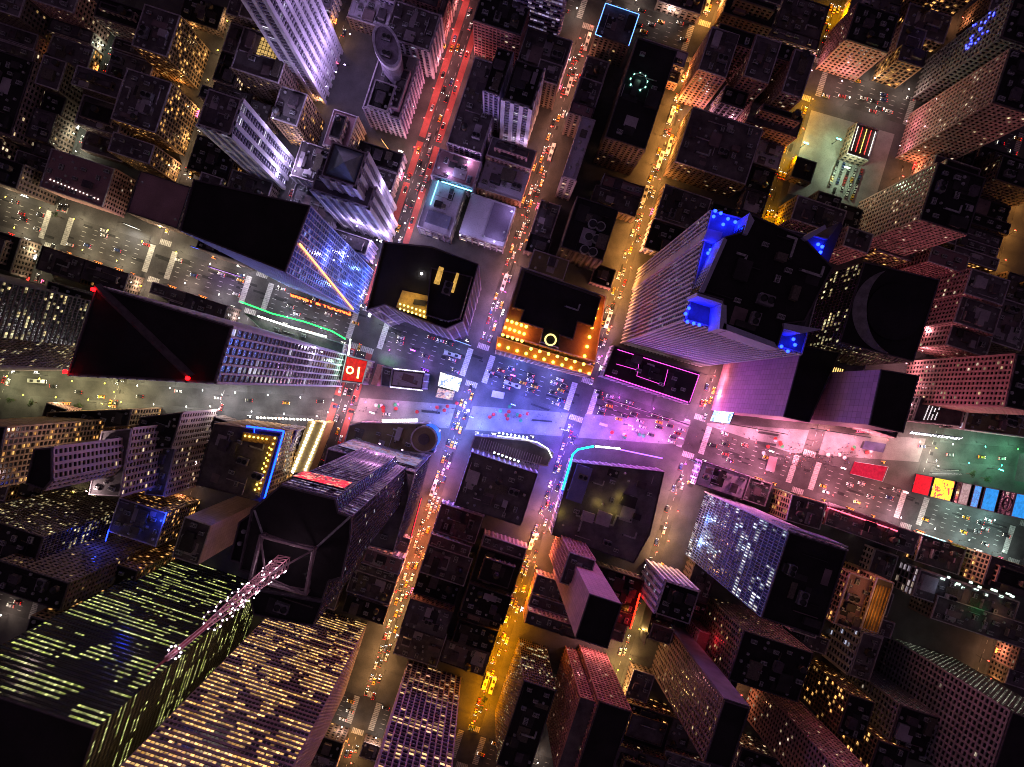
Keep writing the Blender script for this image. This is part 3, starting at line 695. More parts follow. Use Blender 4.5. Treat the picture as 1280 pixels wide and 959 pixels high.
# --- next columns
t = B1('roof outlined in blue light near the top avenue', R(757, 4, 44, 42), 30, 'brick', 'tar', light=0, units=[('air_conditioner', 3), ('exhaust_fan', 3)])
nb = glow('neon_pale_blue', (.25, .6, 1), 3)
neon(t, [(757, 4), (799, 18), (786, 57)], 31.4, .22, nb); neon(t, [(757, 4), (744, 43), (752, 46)], 31.4, .22, nb)
B1('white-washed long roof with a row of small dark vents', R(728, 146, 17, 78), 46, 'cream', 'pale', light=1, units=[('exhaust_fan', 7)])
t = B1('large plain black roof with a round green-lit skylight', R(797, 48, 52, 130), 50, 'brick', 'black', units=[('air_conditioner', 3)])
x, y = W(799, 101, 52); m = MB(); m.cyl((x, y, 50), 5, 1.6, 24, cap=False); m.cyl((x, y, 50.2), 4.7, .3, 24, 1); m.build('round_skylight', (M_PARA, surf('pool_dark', (.02, .03, .04))), t)
m = MB()
for i in range(9): m.box((x+5.4*math.cos(i*.7), y+5.4*math.sin(i*.7), 50), .6, .6, 1.4)
m.build('skylight_lamps', glow('pale_green_lamp', (.6, 1, .75), 3), t)
plight(x, y, 53, (.5, 1, .7), 260, t, 1)
t = B1('dark roof carrying a double row of round cooling drums', R(722, 246, 54, 66), 40, 'brick', 'black', units=[('air_conditioner', 2)])
for i in range(3):
    for j in range(2):
        x, y = W(741-i*5+j*10, 280+i*16+j*3, 42); m = MB(); m.cyl((0, 0, 0), 3.1, 2.4, 18); m.cyl((0, 0, 2.4), 2.4, .2, 18, 1); m.build('cooling_drum', (M_METAL, M_DARK), t, (x, y, 40.1), )
B1('flat tan roof between the drums and the left street', R(668, 312, 46, 26), 40, 'cream', 'tan', units=[('stair_bulkhead', 1), ('exhaust_fan', 2)])
# orange lit roof
OR = [(650, 334), (757, 371), (738, 468), (621, 436)]
t = building('building with black roof and terraces glowing orange over the plaza', [([(622, 421), (742, 458), (738, 469), (620, 437)], 50, 0, 'gold', 'tan', {'units': None, 'sect': 0}), ([(652, 334), (757, 371), (744, 452), (627, 417)], 58, 0, 'gold', 'tan', {'units': None, 'sect': 0}),
    ([(656, 339), (751, 372), (741, 408), (722, 402), (716, 424), (700, 419), (698, 434), (676, 427), (679, 411), (650, 402), (655, 388), (642, 384)], 66, 58, 'brick', 'black', {'sect': 0, 'units': [('duct_run', 1)], 'avoid': [W(688, 425, 66)]*1})])
orm = glow('orange_bulb', (1, .66, .3), 9)
P3 = []
for i in range(11):
    u = 624+i*11.3; v = 431+i*3.6; x, y = W(u, v, 53); P3.append((x, y, 50.6))
    if i % 2 == 0: plight(x, y, 54, (1, .15, .01), 1700, t, .5)
for i in range(6):
    x, y = W(742-i*.6+5-i*2.5, 385+i*12, 61); P3.append((x, y, 58.6)); plight(x, y, 62, (1, .14, .01), 1600, t, .5)
for i in range(5):
    for j in range(3):
        x, y = W(634+i*6-j*2.6, 400+j*9+i*2, 61); P3.append((x, y, 58.4))
    x, y = W(634+i*6, 409+i*2, 61); plight(x, y, 62, (1, .15, .01), 1300, t, .5)
for i in range(7): P3.append((*W(664+i*11, 436+i*3.2, 60), 58.4))
bulbs(t, P3, .95, orm, 'terrace_bulb')
m = MB(); cx, cy = W(688, 425, 66)
for i in range(18):
    a0, a1 = i/18*6.2832, (i+1)/18*6.2832; m.tube((cx+3.2*math.cos(a0), cy+3.2*math.sin(a0), 67), (cx+3.2*math.cos(a1), cy+3.2*math.sin(a1), 67), .55, 5)
m.build('ring_light', glow('ring_yellow', (1, .8, .25), 1.6), t)
# --- tower with blue lit roof corners
CD = [(889, 264), (1040, 301), (1002, 442), (857, 400)]
t = building('huge black roofed tower whose notched roof corners glow deep blue', [(CD, 158, 0, 'fineribs', 'grey', {'sect': 0, 'units': None, 'ph': .9}),
    ([(938, 268), (1003, 297), (1040, 335), (1005, 402), (980, 405), (971, 433), (903, 412), (903, 375), (872, 366), (905, 297), (926, 291)], 172, 158, 'black', 'black', {'units': [('cooling_tower', 2), ('duct_run', 3), ('air_conditioner', 5)], 'ph': 1})], 'tower')
# four deep fins that frame the notches
fm = surf('fin_panel', (.4, .4, .6), (.34, .34, .55), .1, .6)
for pts in ([(905, 297), (874, 365), (880, 366), (909, 300)], [(871, 366), (903, 376), (904, 380), (872, 370)], [(902, 380), (899, 411), (908, 413), (908, 382)], [(905, 404), (968, 428), (972, 436), (903, 411)],
            [(980, 404), (1028, 412), (1002, 417), (980, 411)], [(937, 266), (929, 292), (934, 294), (943, 276)], [(1003, 297), (1031, 281), (1033, 286), (1008, 301)], ):
    m = MB(); poly = ccw([W(u, v, 174) for u, v in pts]); m.prism(poly, 158, 174.2); m.build('roof_fin', fm, t)
m = MB(); poly = ccw([W(u, v, 166) for u, v in [(888, 283), (907, 288), (903, 303), (883, 296)]]); m.prism(poly, 0.15, 162); m.build('corner_pier', surf('pier_lavender', (.62, .52, .6), None, .05, .7), t)
HULLS.append((162, hull([PX(*p, 162) for p in poly]+[PX(*p, 0) for p in poly])))
m = MB(); poly = ccw([W(u, v, 166) for u, v in [(1059, 273), (1040, 301), (1003, 405), (1012, 408), (1062, 278)]]); m.prism(poly, .15, 160); m.build('side_slab', surf('side_dark', (.09, .07, .1), None, .1), t)
HULLS.append((160, hull([PX(*p, 160) for p in poly]+[PX(*p, 0) for p in poly])))
blm = glow('blue_bulb', (.06, .2, 1), 22); bc = (.0, .012, 1)
BP = [(895, 263), (902, 266), (911, 273), (920, 277), (893, 270), (905, 280), (889, 312), (886, 316), (882, 333), (879, 341), (876, 350), (874, 358), (862, 385), (858, 392), (860, 402), (868, 404), (875, 406), (897, 409), (904, 409),
      (921, 412), (931, 417), (941, 421), (948, 423), (993, 424), (995, 431), (978, 433), (986, 439), (1024, 305), (1029, 308), (1027, 315), (1022, 319), (1019, 325)]
bulbs(t, [(*W(u, v, 160), 158.9) for u, v in BP], .85, blm, 'roof_spotlight')
for u, v, p in ((882, 325, 2500), (874, 352, 2500), (925, 420, 2500), (950, 428, 2500), (890, 305, 2000), (905, 272, 3000), (920, 283, 2200), (893, 280, 1500), (885, 320, 1600), (876, 350, 1600), (868, 388, 2200), (885, 398, 2200), (866, 400, 900), (905, 411, 1500), (935, 421, 1500), (955, 427, 900), (988, 430, 2400), (985, 418, 1500), (1024, 312, 2600), (1012, 305, 1200), (936, 283, 1200)):
    x, y = W(u, v, 163); plight(x, y, 163.5, bc, p*.55, t, .5)
for i, (u, v) in enumerate(((812, 352), (815, 361), (811, 367), (818, 341))):
    x, y = W(u, v, 20)
# --- magenta outlined low block
t = building('low black roof outlined by magenta neon beside the blue-cornered tower', [([(768, 432), (874, 466), (862, 505), (754, 470)], 20, 0, 'mall', 'black', {'units': [('duct_run', 2), ('air_conditioner', 6), ('stair_bulkhead', 1)], 'light': 0})])
mg = glow('neon_magenta', (1, .12, .75), 2.2)
neon(t, [(772, 437), (874, 469), (862, 503)], 21.6, .2, mg); neon(t, [(757, 469), (860, 503)], 21.6, .3, mg); neon(t, [(800, 446), (796, 470), (830, 482), (835, 462)], 21.6, .12, mg); neon(t, [(770, 455), (798, 463)], 21.6, .12, mg)
# --- twin slabs
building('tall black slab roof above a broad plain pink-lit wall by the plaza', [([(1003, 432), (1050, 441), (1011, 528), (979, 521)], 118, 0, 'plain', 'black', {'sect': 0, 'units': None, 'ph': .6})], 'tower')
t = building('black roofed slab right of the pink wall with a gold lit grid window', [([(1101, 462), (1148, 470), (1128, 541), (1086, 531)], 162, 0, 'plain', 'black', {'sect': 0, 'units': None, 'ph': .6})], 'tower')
m = MB(); poly = [W(u, v, 100) for u, v in [(1030, 455), (1057, 461), (1050, 483), (1024, 476)]]
t = building('square black tower with a pale crescent roof dish', [([(1080, 328), (1174, 350), (1141, 452), (1049, 428)], 138, 0, 'colgold', 'black', {'sect': 0, 'units': None, 'ph': .7})], 'tower')
m = MB(); cx, cy = W(1119, 390, 139)
for i in range(22):
    a0, a1 = math.radians(105+i*7), math.radians(105+(i+1)*7); w0, w1 = 6*math.sin(math.pi*i/22), 6*math.sin(math.pi*(i+1)/22)
    m.quad([(cx+21*math.cos(a0), cy+21*math.sin(a0), 138.4), (cx+21*math.cos(a1), cy+21*math.sin(a1), 138.4), (cx+(21-w1)*math.cos(a1), cy+(21-w1)*math.sin(a1), 140.5), (cx+(21-w0)*math.cos(a0), cy+(21-w0)*math.sin(a0), 140.5)][::-1])
m.cyl((cx, cy, 138), 14, 1.2, 36, 1); m.build('crescent_dish', (surf('dish_grey', (.3, .29, .31), None, .3), ROOF['black']), t)
t = building('gold grid skylight block in the dark gap between the two black slabs', [([(1018, 446), (1082, 456), (1064, 505), (1002, 492)], 80, 0, 'plain', 'tar', {'g': 0, 'units': None}),
    ([(1030, 455), (1056, 461), (1050, 483), (1025, 476)], 84, 80, 'black', 'black', {'units': None})], foot=True)
m = MB(); poly = [W(u, v, 84.5) for u, v in ((1031, 456), (1055, 462), (1049, 482), (1026, 475))]
for i in range(9):
    f0 = i/9; A = Vector(poly[0]).lerp(Vector(poly[1]), f0+.02); B_ = Vector(poly[3]).lerp(Vector(poly[2]), f0+.02); C = Vector(poly[3]).lerp(Vector(poly[2]), f0+.075); D = Vector(poly[0]).lerp(Vector(poly[1]), f0+.075)
    m.quad([(*p, 84.6) for p in (A, B_, C, D)][::1])
m.build('lit_louvres', glow('louvre_gold', (1, .62, .18), 1.4), t)
# --- top right
PK = (1, .45, .5)
t = building('pink masonry block with three long parallel wings near the top avenue', [(R(890, 34, 36, 56), 48, 0, 'pink', 'tar'), (R(946, 44, 32, 54), 48, 0, 'pink', 'tar'), (R(994, 62, 26, 56), 48, 0, 'pink', 'tar'), (R(900, 30, 118, 18), 44, 0, 'pink', 'black')])
wash(t, [(868, 152, 8), (905, 165, 8), (940, 175, 8)], PK, 4500)
t = B1('pink gridded building with a black roof right of the three-winged block', R(1072, 4, 54, 48), 40, 'pink', 'black', name='building')
wash(t, [(1008, 95, 8), (1045, 108, 8), (1010, 75, 8)], PK, 3500)
B1('dark flat theatre roof below the three-winged pink block', R(866, 134, 92, 72), 30, 'brick', 'tar')
t = B1('slanting tower with blue light specks at the top right corner', R(1268, -6, 60, 56), 82, 'grid', 'black', name='tower')
m = MB(); bl = glow('blue_specks', (.15, .2, 1), 8)
for i in range(26):
    z = random.uniform(48, 70); f = random.random(); g0 = Vector(W(1268, -6, 82)).lerp(Vector(W(1268+56*D2[0], -6+56*D2[1], 82)), f*.7); m.box((g0.x-.9*D1[0], g0.y+.9*D1[1], z), .5, .8, .8, ANG)
m.build('blue_lights', bl, t)
t = B1('pink banded tower leaning out at the right edge under the blue-specked one', R(1262, 62, 60, 70), 92, 'pink', 'black', name='tower')
wash(t, [(1120, 160, 12), (1112, 190, 12)], PK, 2500)
t = building('tower with gold corner windows and pink walls above the car-park street', [(R(1172, 204, 62, 74), 84, 0, 'pink', 'black'), (R(1100, 300, 54, 14), 22, 0, 'gold', 'pink')], 'tower')
t = building('pink tower with grouped dark windows stepping down in three ledges', [(R(1214, 336, 50, 32), 52, 0, 'pink', 'grey', {'light': 1}), (R(1202, 370, 52, 34), 46, 0, 'pink', 'grey', {'light': 1}), (R(1190, 406, 52, 26), 38, 0, 'pink', 'grey', {'light': 1})], 'tower')
wash(t, [(1146, 380, 15), (1140, 415, 15), (1136, 440, 15)], PK, 3500)
t = B1('broad pink tower with long rows of dark windows at the right edge', [(1270, 443), (1340, 452), (1320, 520), (1256, 508)], 98, 'pink', 'black', name='tower')
wash(t, [(1122, 455, 10), (1118, 478, 10), (1112, 500, 10)], PK, 4500)
B1('dark block behind the crescent tower with a rose-lit ledge', R(1166, 306, 48, 22), 40, 'rose', 'pink')
B1('grey flat roof right of the stepped pink tower', R(1250, 372, 44, 56), 30, 'brick', 'grey')
t = building('black screen building carrying lines of white writing above the right plaza', [([(1150, 497), (1207, 502), (1200, 533), (1140, 526)], 26, 0, 'mall', 'tar', {'units': None})])
m = MB(); 
for r in range(4):
    for i in range(9):
        if random.random() < .88: x, y = W(1164+r*4.6-i*1.0, 504+i*2.5, 27); m.box((x, y, 26.1), .7, 1.0*random.uniform(.7, 1.2), .15, ANG)
m.build('lit_writing_lines', glow('dim_white', (1, .85, .9), .9), t)
t = board('blue band sign with white letters above the right plaza', (1132, 536), (1188, 543), 5, 12, glow('sign_blue', (.06, .08, .5), .5), name='sign', cat='sign', off=1.5)
A, B_ = Vector(W(1132, 536)), Vector(W(1188, 543)); d = (B_-A).normalized(); n_ = Vector((d.y, -d.x)); c = (A+B_)/2+n_*2.4
text('MORGAN STANLEY', 4.0, glow('sign_white', (.9, .85, 1), 2.5), (c.x, c.y, 9), (math.radians(55), 0, math.atan2(d.y, d.x)), t)
B1('long low green-grey roof right of the black screen building', [(1212, 505), (1300, 512), (1296, 548), (1204, 536)], 24, 'mall', 'tan')
# --- north screens
t = building('narrow tower of stacked red, yellow and blue screens at the right plaza end', [([(1144, 592), (1204, 604), (1199, 628), (1138, 615)], 112, 0, 'black', 'black', {'g': 1, 'units': None})], 'tower')
def bd(z0, z1, m_, marks=None):
    A = (1144, 592); B2 = (1138, 615); o = board('', A, B2, z0, z1, m_, off=.8, parent=t, marks=marks); return o
bd(3, 21, glow('led_red', (1, .005, .02), .9, .3)); bd(23, 43, led('led_yellow', [(1, .75, .02), (1, .7, .02), (1, .8, .05), (1, .05, .05)], 1.2, .16)); bd(50, 58, led('led_pale', [(.7, .5, .5), (.5, .35, .35)], .5, .2))
bd(61, 67, led('led_cyan', [(.02, .35, .9), (.01, .2, .6)], .9, .3)); bd(70, 81, glow('led_azure', (.02, .35, 1), .9, .4)); bd(94, 104, MATS['led_azure'])
x, y = W(1143, 604); m = MB()
for i in range(12):
    a0, a1 = i/12*6.2832, (i+1)/12*6.2832
    A = Vector((x-1.8, y, 87.5)); e1 = Vector((D2[0], -D2[1], 0)); r0 = 4.2
    m.tube(A+e1*r0*math.cos(a0)+Vector((0, 0, r0*.8*math.sin(a0))), A+e1*r0*math.cos(a1)+Vector((0, 0, r0*.8*math.sin(a1))), .35, 5)
m.build('ring_mark', surf('brown_ring', (.4, .25, .22), None, .3), t)
for nm, u, v, c, p in (('a', 1128, 603, (1, .05, .1), 3000), ('b', 1125, 598, (1, .7, .2), 2500)):
    x, y = W(u, v, 15); plight(x, y, 20, c, p, t, 2)
# red glowing steps
t = bpy.data.objects.new('grandstand', None); COL.objects.link(t); tag(t, 'bright red glowing stepped stand with white rails on the pink plaza', 'grandstand')
stp = MB(); n = 12
for i in range(n):
    f0, f1 = i/n, (i+1)/n; P = lambda f, g: (1068+33*f+(-6-1*f)*g+3*f, 577+5.5*f+(15+3*f)*g)
    q = ccw([W(*P(f0, 0)), W(*P(f1, 0)), W(*P(f1, 1)), W(*P(f0, 1))]); stp.prism(q, .16, .5+4.6*f1)
stp.build('steps', glow('steps_red', (1, .01, .06), .62, .35), t)
FOOT.append([(1064, 573), (1108, 580), (1101, 605), (1056, 594)])
rl = MB()
for g in (0, 1):
    rl.tube((*W(*P(0, g)), 1.6), (*W(*P(1, g)), 6.2), .12, 5)
rl.tube((*W(*P(1, 0)), 6.2), (*W(*P(1, 1)), 6.2), .14, 5); rl.build('handrail', M_PARA, t)
x, y = W(1085, 590); plight(x, y, 9, (1, .1, .25), 1500, t, 1.5)
# pavilions on plaza
def kiosk(label, pts, h, roofm, name='kiosk'):
    r = bpy.data.objects.new(name, None); COL.objects.link(r); tag(r, label, 'kiosk')
    poly = ccw([W(u, v, h) for u, v in pts]); m = MB(); m.prism(inset(poly, .4), .16, h-.3); m.build('walls', M_DARK, r)
    m = MB(); m.prism(poly, h-.3, h); m.build('roof', roofm, r); FOOT.append(hull([PX(*p, 0) for p in poly]))
kiosk('dark glass roofed stage beside the crowd above the red steps', [(1082, 551), (1108, 555), (1104, 566), (1078, 561)], 4, surf('stage_blue', (.06, .06, .14)))
kiosk('pale flat kiosk roof in the pink plaza just left of the crowd', [(962, 570), (972, 572), (968, 590), (957, 588)], 3.5, ROOF['pink'])
for lab, pts in (('upper of two long dark benches left of the crowd', [(948, 539), (973, 543), (972, 545.5), (947, 541.5)]), ('lower of two long dark benches left of the crowd', [(945, 551), (970, 555), (969, 558), (944, 554)]),
                 ('long dark bench on the blue plaza nearest the wide avenue', [(664, 504), (687, 512), (686, 514), (663, 506)]), ('long dark bench in the middle of the blue plaza', [(665, 524), (690, 526), (690, 528), (665, 526)]), ('dark bench on the blue plaza below the white screen', [(527, 512), (550, 515), (550, 517.5), (527, 515)])):
    m = MB(); m.prism(ccw([W(*p) for p in pts]), .16, .8); o = m.build('bench', M_DARK); tag(o, lab, 'bench')
kiosk('small pale kiosk with a dark emblem at the left end of the blue plaza', [(616, 488), (631, 491), (629, 499), (614, 496)], 4, ROOF['pale'])
kiosk('thin white roofed traffic booth on the magenta part of the avenue', [(750, 528), (760, 531), (759, 534), (749, 531)], 3, ROOF['pale'])
# ---------------- screens around the square
scr = [
 ('slim white and blue screen tower at the corner below the pink wall', (893, 512), (887, 527), 3, 42, led('led_wb', [(1, 1, 1), (.2, .35, 1), (.8, .85, 1), (.1, .2, .9)], 2.6, .16), ((.6, .7, 1), 5000)),
 ('low lit shop sign strip under the pink wall', (905, 528), (978, 541), 4, 9, led('led_shop', [(.6, .35, .1), (.3, .2, .25), (.9, .5, .3)], .6, .3), None),
 ('magenta lit fascia along the magenta-outlined roof', (757, 497), (858, 530), 3, 12, led('led_mag', [(.8, .05, .5), (.4, .05, .4), (1, .4, .8)], .8, .25), ((1, .15, .7), 7000)),
 ('pink lit fascia of the black slab facing the crowd', (1010, 534), (1080, 545), 3, 9, led('led_pinkf', [(.7, .4, .6), (.4, .2, .6), (.2, .6, .7)], .8, .3), ((1, .4, .6), 5000)),
 ('blue lit picture band on the black court tower above the plaza', (535, 413), (590, 432), 4, 16, led('led_bluem', [(.1, .3, 1), (.4, .2, .9), (.2, .5, .9)], 1.1, .2), ((.3, .4, 1), 6000)),
]
for lab, a, c, z0, z1, mt, li in scr: board(lab, a, c, z0, z1, mt, light=li)
# ================================================================ below the avenues
t = building('brown roofed block with a pale ribbed front and curved white-lit canopy', [(R(590, 566, 86, 68), 50, 0, 'lavender', 'tar', {'g': 0, 'light': 0}), ([(594, 545), (660, 551), (692, 566), (684, 583), (588, 560)], 26, 0, 'mall', 'grey', {'units': None, 'light': 1})])
m = MB()
for i in range(26):
    x, y = W(600+i*3.0, 556+i*.95, 28); m.box((x, y, 26), .45, 9, .9, ANG)
m.build('roof_ribs', M_PARA, t)
wt = MATS['tube_white']
neon(t, [(622, 545), (650, 548), (672, 553), (685, 561), (690, 572)], 28, .3, glow('soft_tube', (.95, 1, .9), 3.5), 'white_tube')
m = MB()
for i in range(8): x, y = W(624+i*5, 541.5+i*.8, 28); m.cyl((x, y, 26), .6, 1, 8)
for i in range(7): x, y = W(618+i*5, 566+i*1.8, 50); m.cyl((x, y, 49), .55, .7, 8)
m.build('roof_spotlights', glow('mint_bulb', (.8, 1, .9), 12), t)
t = building('low grey gym-like roof edged by a cyan neon line round the blue corner', [([(716, 578), (830, 590), (812, 668), (792, 704), (690, 668)], 24, 0, 'mall', 'grey', {'light': 0, 'units': [('duct_run', 5), ('air_conditioner', 7), ('cooling_tower', 2), ('stair_bulkhead', 1), ('exhaust_fan', 8)], 'avoid': [W(728, 605, 24), W(755, 635, 24)]})])
cy_ = glow('neon_cyan', (.02, .65, 1), 9)
neon(t, [(703, 612), (716, 568), (722, 562), (742, 558)], 20, .55, cy_); neon(t, [(744, 558), (775, 561)], 20, .5, wt, 'white_tube'); neon(t, [(775, 562), (828, 573)], 20, .4, glow('neon_violet', (.6, .2, 1), 3), 'violet_tube')
m = MB(); m.prism(ccw([W(u, v, 27) for u, v in R(722, 580, 20, 46)]), 24, 27); m.build('raised_roof', surf('cobalt_roof', (.2, .22, .5), (.14, .16, .4), .1), t)
for u, v in ((748, 630), (768, 640), (700, 642), (776, 622)):
    x, y = W(u, v, 27); plight(x, y, 27.5, (1, .75, .15), 420, t, .4)
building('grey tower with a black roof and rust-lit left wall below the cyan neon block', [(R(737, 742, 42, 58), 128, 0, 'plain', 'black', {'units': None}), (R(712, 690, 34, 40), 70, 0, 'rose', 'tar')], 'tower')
RT = building('red-ribbed black roofed tower with a lit seam at the bottom of the picture', [(R(749, 876, 42, 100), 86, 0, 'rose', 'black', {'units': None}), (R(726, 872, 26, 100), 80, 0, 'rose', 'tar', {'units': None, 'para': 0})], 'tower')
wash(RT, [(735, 792, 10), (722, 822, 10), (755, 800, 10)], (1, .35, .35), 7000); wash(RT, [(712, 850, 10)], (1, .3, .2), 5000)
t = building('long slanted slab with a plain lavender end wall and black roof', [(R(905, 875, 33, 80), 119, 0, 'brick', 'black', {'units': None})], 'tower')
q = [W(*p, 119) for p in R(905, 875, 33, 80)]; m = MB(); A, B_ = Vector(q[0]), Vector(q[1]); nn = Vector((0, 1)); d = (B_-A).normalized(); nn = Vector((-d.y, d.x))
mid = (A+B_)/2+nn*.8
m.box((mid.x, mid.y, .2), (B_-A).length+.4, .5, 119, math.atan2(d.y, d.x)); m.build('end_wall', ST['plainlav'][0], t)
t = building('blue glass tower with rows of cool white windows and a truss-edged roof', [(R(986, 665, 76, 112), 134, 0, 'ribbed', 'black', {'units': [('cooling_tower', 2)], 'ph': 1, 'side': 'blue'})], 'tower')
wash(t, [(868, 640, 20), (860, 668, 20), (866, 690, 40)], (.35, .5, 1), 6000)
q = [W(*p, 134) for p in R(986, 665, 76, 112)]; A, B_ = Vector(q[0]), Vector(q[1]); d = (B_-A).normalized(); nn = Vector((-d.y, d.x)); m = MB(); L = (B_-A).length
for z in (112, 134): m.tube((*(A+nn*2), z), (*(B_+nn*2), z), .5, 5)
for i in range(13):
    m.tube((*(A+nn*2+d*L*i/12), 112), (*(A+nn*2+d*L*i/12), 134), .35, 5)
    if i < 12: m.tube((*(A+nn*2+d*L*i/12), 112), (*(A+nn*2+d*L*(i+1)/12), 134), .25, 5)
m.build('truss_screen', surf('truss_pale', (.6, .55, .68), None, .3), t)
building('small dark roof framed by pale lit corner piers left of the blue glass tower', [(R(832, 726, 44, 42), 52, 0, 'ribbed', 'black', {'light': 1})])
B1('black roofs beside the blue glass tower with one pale round vent', R(930, 788, 90, 64), 70, 'brick', 'black')
t = B1('rust red flat roof right of the lavender end wall', R(874, 788, 40, 24), 26, 'rose', 'pink', units=[('exhaust_fan', 2)])
x, y = W(892, 800, 40); plight(x, y, 38, (1, .03, .05), 1100, t, 1)
t = board('glowing orange red vertical sign wall between the dark roofs', (796, 792), (806, 750), 4, 22, surf('sign_redface', (.4, .06, .04), None, .2), name='sign', cat='sign')
neon(t, [(788, 786), (800, 742)], 22, .45, glow('neon_scarlet', (1, .06, .02), 12)); x, y = W(782, 760, 12); plight(x, y, 14, (1, .3, .04), 1600, t, 1)
t = building('salmon building with gold ribbed top right of the black roofs', [(R(1062, 716, 34, 66), 44, 0, 'gold', 'pink', {'light': 1}), (R(1096, 722, 22, 66), 48, 0, 'gold', 'tan', {'units': None})])
m = MB()
for i in range(5): x, y = W(1089+i*4-0, 760+i*1.2, 50); m.box((x, y, 48.1), .5, 30, 1.0, ANG)
m.build('gold_ribs', surf('gold_paint', (.6, .33, .08), None, .3), t)
for u, v in ((1076, 735), (1068, 765), (1100, 745), (1095, 770)): x, y = W(u, v, 54); plight(x, y, 54, (1, .42, .12), 900, t, .5)
building('wide dark tower with a field of white dot windows and a grey gridded side', [(R(1264, 890, 110, 120), 113, 0, 'dots', 'black', {'units': None, 'side': 'grid'})], 'tower')
building('glass block with three white lit ribs left of the gridded tower', [(R(1078, 790, 26, 56), 34, 0, 'ribbed', 'grey', {'light': 1})])
B1('slim gold windowed tower below the white-ribbed block', R(1062, 868, 32, 50), 60, 'gold', 'black', name='tower')
B1('gold windowed tower at the bottom edge right of the pink slab', R(1098, 925, 40, 60), 70, 'gold', 'black', name='tower')
t = B1('black roof with a row of purple lamps near the bottom right', R(1126, 882, 60, 60), 66, 'grid', 'black', light=0)
m = MB()
for i in range(6): x, y = W(1122-i*3.5, 890+i*8, 50); m.cyl((x-4.5, y, 58-i), .6, 1, 6)
m.build('purple_lamps', glow('violet_bulb', (.5, .1, 1), 10), t)
B1('long pink banded slab leaning out at the bottom edge', R(1052, 968, 60, 60), 120, 'pink', 'black', name='tower')
B1('black roofed tower with gold side windows at the bottom left of the red-ribbed tower', R(655, 850, 42, 110), 70, 'colgold', 'black')
t = building('low white-lit block with mint tiles at the lower right plaza edge', [(R(1150, 712, 130, 34), 22, 0, 'mall', 'grey', {'light': 1})])
mp = glow('mint_panel', (.75, 1, .85), 1.6)
for i in range(14):
    x, y = W(1180+i*6.8+random.uniform(-2, 2), 722+i*2.1+random.uniform(-4, 6), 24); m = MB(); m.box((x, y, 22.1), random.uniform(1.5, 3.5), 1.4, .8, ANG); m.build('lit_skylight', mp, t)
t = building('long low roof with tiny green and amber lights above the dotted tower', [(R(1172, 744, 124, 30), 24, 0, 'brick', 'tar', {'light': 1})])
for u, v, c in ((1228, 764, (.05, 1, .2)), (1215, 750, (1, .5, .2)), (1255, 768, (1, .5, .2)), (1180, 735, (.6, .8, 1))): x, y = W(u, v, 29); plight(x, y, 29, c, 260, t, .3)
t = building('low building with pink lit eave line along the lower avenue', [([(1036, 632), (1058, 636), (1150, 668), (1140, 694), (1030, 655)], 24, 0, 'mall', 'grey', {'light': 1})])
neon(t, [(1034, 634), (1122, 664)], 25.6, .35, glow('neon_pink', (1, .2, .35), 3.5))
t = building('narrow block carrying a bright red sign board below the lower avenue', [([(990, 618), (1032, 630), (1024, 662), (982, 650)], 28, 0, 'gold', 'tar', {'light': 1})])
board('red sign board with a white wavy mark beside the cream lit columns', (990, 617), (1014, 625), 6, 26, glow('sign_crimson', (1, .01, .05), 1.0, .3), marks=([(.25, .35, .5, .62), (.4, .5, .48, .66), (.55, .65, .5, .62), (.7, .8, .5, .6)], glow('mark_white', (1, .85, .85), 2)), light=((1, .1, .2), 2500))
board('cream lit column sign left of the red sign board', (966, 607), (985, 614), 4, 26, led('led_cream', [(1, .8, .5), (.4, .3, .2), (1, .9, .7)], 1.3, .3))
board('blue and white news band under the pink avenue corner', (857, 571), (905, 590), 6, 11, led('led_news', [(.1, .5, 1), (.8, .9, 1), (.02, .1, .5)], 2.0, .5), name='sign', cat='sign')
board('long pink lit frieze along the lower avenue kerb', (907, 592), (962, 612), 4, 9, led('led_frieze', [(.8, .6, .7), (.5, .3, .4), (1, .8, .9)], 1.2, .4))
x, y = W(957, 613, 20); plight(x, y, 22, (1, .95, .9), 2500, None, 1) if 0 else None
# ---- tall tower with mast
wash(t, [(757, 665, 30), (742, 690, 30)], (.6, .55, 1), 10) if 0 else None
t = building('black tower carrying a steel frame and lit antenna mast on its rounded roof', [
    ([(410, 561), (520, 590), (492, 690), (385, 661)], 98, 0, 'stripes', 'grey', {'light': 1, 'units': [('air_conditioner', 4), ('duct_run', 2)], 'side': 'black'}),
    ([(316, 636), (352, 606), (420, 623), (424, 640), (440, 646), (439, 672), (428, 722), (412, 726), (404, 750), (330, 736), (330, 722), (300, 712)], 247, 98, 'stripes', 'black', {'units': None, 'ph': 1.6, 'sect': 0, 'side': 'black', 'side_t': .3}), ([(312, 735), (404, 752), (392, 782), (318, 768)], 205, 98, 'black', 'black', {'units': [('cooling_tower', 1)]}), ([(300, 652), (322, 636), (312, 706), (288, 700)], 222, 98, 'black', 'black', {'units': [('exhaust_fan', 2)], 'sect': 0})], 'tower')
fr = [(331, 667, 250), (396, 684, 250), (386, 738, 250), (318, 720, 250)]
st = surf('frame_steel', (.3, .22, .25), (.2, .15, .17), .3, .5, .3)
m = MB(); lo = [(*W(u, v, 247), 247) for u, v, _ in fr]; c0 = Vector(W(357, 700, 247)); hi = []
for u, v, _ in fr:
    p = Vector(W(u, v, 258)); hi.append((p.x, p.y, 262))
for i in range(4):
    j = (i+1) % 4; m.tube(lo[i], hi[i], .7, 6); m.tube(hi[i], hi[j], .6, 6); m.tube(lo[i], hi[j], .3, 5); m.tube(lo[j], hi[i], .3, 5)
    m.tube(hi[i], (*c0, 268), .35, 5)
m.build('roof_frame', st, t)
